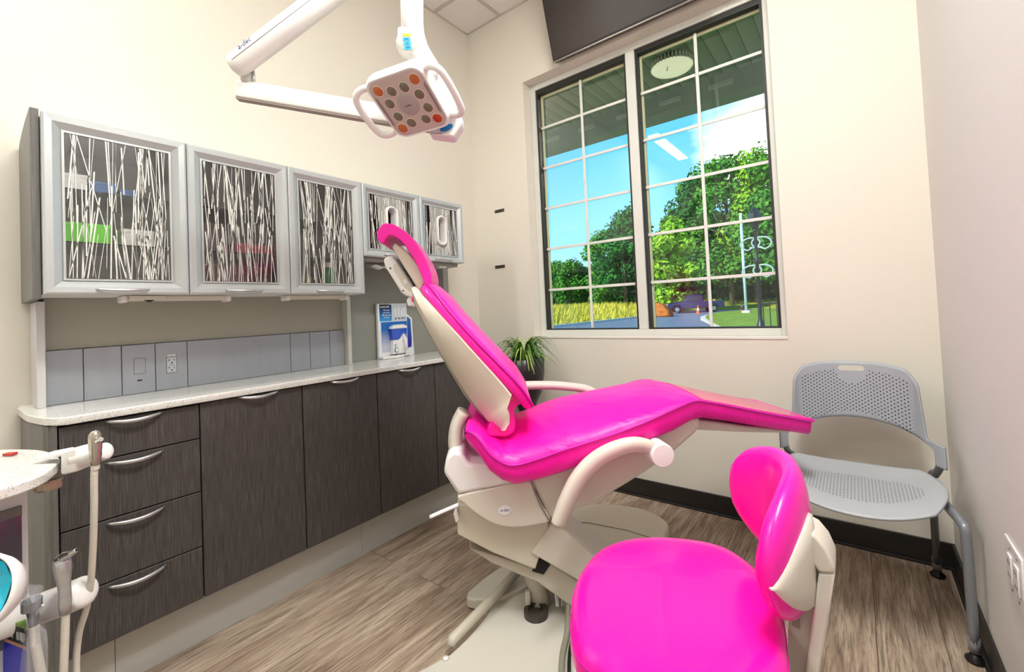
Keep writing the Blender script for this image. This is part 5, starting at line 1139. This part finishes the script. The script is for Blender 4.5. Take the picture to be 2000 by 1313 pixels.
fx = nrm(np.array([q4[0][0] - q4[1][0], q4[0][1] - q4[1][1], 0])); fn_ = np.array([fx[1], -fx[0], 0]); fn_ = fn_ if fn_ @ (CAM - np.array([*q4[0], 1.0])) > 0 else -fn_
pf = frame(np.array([*q4[0], 0]) + fn_ * .001, fx, fn_, (0, 0, 1))
DPN = mat('dark_glossy_panel', '55505a', .15, coat=.3)
mo = thing('dark_side_panel', 'dark glossy panel mounted on the white side cabinet at the left edge', 'panel', pf(-.2, 0, .7))
MB().box((-.30, 0, .66), (-.012, .004, .80), pf).build('panel', DPN, mo); MB().box((-.30, .0, .80), (-.012, .006, .818), pf).build('top_rail', mat('grey_rail', '6e6a68', .4), mo)
MB().box((-.30, 0, .56), (-.006, .004, .658), pf).build('lower_panel', mat('slate_panel', '6c6f7c', .2), mo)
MB().box((-.13, .0042, .62), (-.06, .006, .71), pf).build('white_sticker', WC, mo)
# upper holder arm
ua = thing('instrument_arm', 'white upper instrument arm clamped to the rounded worktop', 'instrument arm', dd(150, 890))
def PRD(pts, k0, th, nm, m, par, **kw):
    n_ = nrm(FW); A = [np.array(dd(x, y, k0)) for x, y in pts]; K_ = len(A); bb = MB(); bb.V = [tuple(p) for p in A] + [tuple(p + n_ * th) for p in A]
    bb.F = [tuple(range(K_ - 1, -1, -1)), tuple(range(K_, 2 * K_))] + [(i, (i + 1) % K_, K_ + (i + 1) % K_, K_ + i) for i in range(K_)]
    return bb.build(nm, m, par, **kw)
PRD([(118, 884), (149, 876), (149, 922), (121, 929), (117, 925)], .845, .035, 'clamp_block', CREAMW, ua, bevel=.004)
PRD([(60, 898), (78, 890), (118, 882), (120, 892), (85, 900)], .845, .03, 'clamp_tongue', CREAMW, ua, bevel=.004)
MB().tube(smooth_path([dd(147, 896), dd(170, 891), dd(188, 887), dd(204, 882), dd(210, 880)], 3), [.0165, .0165, .0165, .0165, .0165, .0165, .0165, .0165, .0165, .0165, .0165, .013, .006], 18).build('arm_tube', CREAMW, ua, smooth=True)
kb = np.array(dd(95, 936, .86)); MB().lathe([(0, 0), (.020, 0), (.0215, -.004), (.0215, -.016), (.018, -.020), (0, -.020)], frame(kb, (1, 0, 0), (0, 1, 0), (0, 0, 1)), 14, False).build('clamp_knob', mat('champagne_metal', 'b5a08c', .3, metal=.6), ua)
PRD([(78, 930), (120, 921), (121, 929), (82, 938)], .85, .03, 'clamp_plate', mat('plate_taupe', '8c8074', .4, metal=.4), ua)
h1 = thing('suction_holder', 'metal hose holder on the end of the upper white arm', 'hose holder', dd(185, 870))
CH2 = mat('warm_metal', 'b9b3a4', .22, metal=.85)
MB().tube(smooth_path([dd(183, 842, .835), dd(185, 850, .835), dd(186, 868, .835), (dd(187, 890, .835)), dd(187, 908, .835)], 3), [.004, .006, .008, .0095, .010, .010, .010, .010, .009, .009, .008, .008, .007], 14, squash=(1, 1)).build('holder_body', CH2, h1, smooth=True)
MB().tube([dd(190, 862, .826), dd(197, 858, .824)], .0045, 12).build('knob', CHROME, h1)
HOSE = mat('cream_hose', 'ddd8ca', .5, bump=(.2, (10, 10, 400)))
hh1 = thing('suction_hose', 'long cream hose hanging from the upper holder down past the drawers', 'hose', dd(183, 1000)); 
P = smooth_path([dd(187, 905, .835), dd(184, 930, .835), dd(184, 985, .84), dd(182, 1060, .85), dd(178, 1130, .86), dd(170, 1185, .87), dd(155, 1235, .87), dd(149, 1290, .87), dd(152, 1360, .87), dd(160, 1450, .88)], 4)
MB().tube(P, .0056, 12).build('tube', HOSE, hh1, smooth=True); MB().tube([dd(187, 900, .835), dd(186, 916, .835)], .0068, 12).build('collar', CREAM, hh1)
# lower arm
la = thing('lower_instrument_arm', 'thick white lower instrument arm crossing the bottom left corner', 'instrument arm', dd(100, 1180))
P = smooth_path([dd(-40, 1232, .81), dd(30, 1208, .83), dd(90, 1185), dd(130, 1170), dd(158, 1158), dd(168, 1154), dd(173, 1152)], 3); K_ = len(P)
MB().tube(P, [.0285] * (K_ - 5) + [.027, .0245, .020, .013, .004], 22).build('arm_tube', CREAMW, la, smooth=True)
hp2 = thing('dental_handpiece', 'brushed metal handpiece with an angled nozzle held upright in the lower arm', 'handpiece', dd(122, 1120, .82))
BM = mat('brushed_steel', 'c4c6c6', .3, metal=.6, var=(.1, (4, 4, 60)))
MB().tube([dd(119, 1092, .82), dd(121, 1100, .82), dd(123, 1112, .82), dd(125, 1135, .82), dd(126, 1152, .82), dd(127, 1175, .82), dd(128, 1198, .82)], [.0115, .0130, .0128, .0098, .0092, .0100, .0085], 18).build('body', BM, hp2, smooth=True)
MB().tube([dd(118, 1094, .82), dd(128, 1086, .818), dd(138, 1082, .816), dd(149, 1075, .814)], [.0095, .0085, .0050, .0042], 14).build('nozzle', CHROME, hp2, smooth=True)
MB().tube([dd(149.5, 1074.5, .8135), dd(150.5, 1073.8, .8133)], [.0024, .0022], 10).build('nozzle_hole', BLACK, hp2)
MB().tube([dd(110, 1108, .815), dd(112, 1098, .815), dd(118, 1090, .815)], [.003, .004, .003], 8).build('trigger', CHROME, hp2, smooth=True)
hh2 = thing('handpiece_hose', 'cream hose running straight down from the metal handpiece', 'hose', dd(126, 1250, .82)); MB().tube(smooth_path([dd(128, 1198, .82), dd(127, 1240, .82), dd(124, 1320, .82), dd(122, 1420, .83)], 4), .0062, 12).build('tube', HOSE, hh2, smooth=True)
# ejector in a plastic sleeve
ej = thing('saliva_ejector', 'grey capped ejector valve with its hose inside a clear plastic sleeve', 'suction tip', dd(62, 1190, .80))
MB().tube([dd(62, 1172, .80), dd(62, 1190, .80)], [.0140, .0140], 18).build('cap', mat('dull_grey_metal', '8f959a', .35, metal=.7), ej); MB().tube([dd(62, 1188, .80), dd(65, 1205, .80), dd(66, 1222, .80)], [.0085, .0075, .0070], 14).build('valve_body', mat('dark_grey_metal', '55585e', .3, metal=.7), ej, smooth=True)
MB().tube([dd(72, 1198, .79), dd(84, 1182, .785)], [.0022, .0022], 8).build('lever', CHROME, ej)
MB().tube(smooth_path([dd(66, 1220, .80), dd(70, 1260, .80), dd(80, 1313, .80), dd(92, 1380, .80)], 4), .0068, 12).build('hose', HOSE, ej, smooth=True)
V = []; rng = random.Random(2)
prof = [(40, 84, 1142), (42, 80, 1160), (46, 80, 1180), (54, 76, 1200), (52, 80, 1218), (48, 92, 1234), (44, 94, 1265), (38, 93, 1313), (34, 92, 1360)]
for l, r, y in prof:
    for k in range(17):
        a = 2 * math.pi * k / 16; x = (l + r) / 2 + (r - l) / 2 * math.cos(a) * (1 + .08 * rng.uniform(-1, 1)); V.append(dd(x, y + rng.uniform(-3, 3), .80 - .016 * math.sin(a) * (1 + .3 * rng.uniform(-1, 1))))
raw('plastic_sleeve', V, [(j * 17 + k, j * 17 + k + 1, j * 17 + k + 18, j * 17 + k + 17) for j in range(len(prof) - 1) for k in range(16)], FILM, ej)
# orange tag, cuspidor bowl, blue box
og = MB().box((0, 0, 0), (.014, .006, .022), frame(np.array(dd(33, 1183, .90)), nrm(RT), FW, (0, 0, 1))).build('orange_tab', mat('orange_red_plastic', 'e8502c', .4), None, bevel=.002); tag(og, 'small orange red tab behind the plastic sleeve', 'tab')
bw = thing('cuspidor_bowl', 'white bowl lined with bright cyan film at the left edge', 'bowl', dd(-30, 1165, .60))
bf = frame(np.array(dd(-46, 1164, .60)), nrm(RT) * .80, nrm(UP * .93 + FW * .36) * .80, nrm(UP * .36 - FW * .93) * .80)
MB().lathe([(0, -.045), (.045, -.040), (.058, -.02), (.066, .0), (.064, .006), (.060, .004), (.053, -.012), (.0, -.03)], bf, 40, False).build('bowl', CREAMW, bw, smooth=True)
MB().lathe([(0, -.020), (.035, -.016), (.053, -.004), (.0575, .004)], lambda a, b, c: bf(a, b, c + .003 * math.sin(a * 160) * math.cos(b * 120)), 40, False).build('cyan_film', mat('cyan_film', '22c8e6', .12, coat=.8), bw, smooth=True)
bx_ = thing('blue_carton', 'royal blue carton with a black and green printed band at the bottom left', 'carton', dd(20, 1290, .80))
vx = nrm(np.array(dd(52, 1232, .80)) - np.array(dd(0, 1256, .83))); vx[2] = 0; vx = nrm(vx); o3 = np.array(dd(51, 1230, .80)); vn = -nrm(np.array([ray(56, 1230)[0], ray(56, 1230)[1], 0]))
cf = frame(o3, -vx, vn, (0, 0, 1))
MB().box((0, -.045, -.28), (.20, 0, -.032), cf).build('carton', mat('royal_blue_card', '0e14c0', .35), bx_); MB().box((-.0, -.045, -.032), (.20, 0.0, 0), cf).build('black_band', mat('black_card', '15161a', .4), bx_); MB().box((0, -.045, 0), (.20, .0005, .005), cf).build('green_band', mat('olive_green_card', '6f9a2c', .5), bx_); MB().box((0, 0, -.037), (.2, .0006, -.031), cf).build('tan_band', mat('tan_card', 'b98a6a', .5), bx_)
bc_ = MB(); rng = random.Random(7); x = .004
while x < .034: w = rng.choice([.0008, .0014, .002]); bc_.box((x, .0004, -.026 + rng.uniform(0, .004)), (x + w, .0012, -.008 - rng.uniform(0, .003)), cf); x += w + rng.choice([.001, .0016])
bc_.build('bar_marks', WHT, bx_)
for k in range(3): MB().box((.045 + k * .009, .0004, -.024), (.050 + k * .009, .0012, -.011), cf).build('print_mark', WHT, bx_)
rd = box('red_clip', (0, 0, 0), (.001, .001, .001), mat('red_plastic', 'b8322c', .3), None); bpy.data.objects.remove(rd)
q = onz(20, 891, zS); f_ = frame(q, nrm(np.array([RT[0], RT[1], 0])), nrm(np.array([FW[0], FW[1], 0])), (0, 0, 1))
rc = thing('red_clip', 'tiny red tab in clear wrapping lying on the rounded worktop', 'clip', (q[0], q[1], zS))
MB().box((-.010, -.006, .0015), (.010, .006, .007), f_).build('tab', MATS['red_plastic'], rc, bevel=.001); MB().box((-.016, -.009, .0003), (.016, .009, .0013), f_).build('wrapper', FILM, rc)
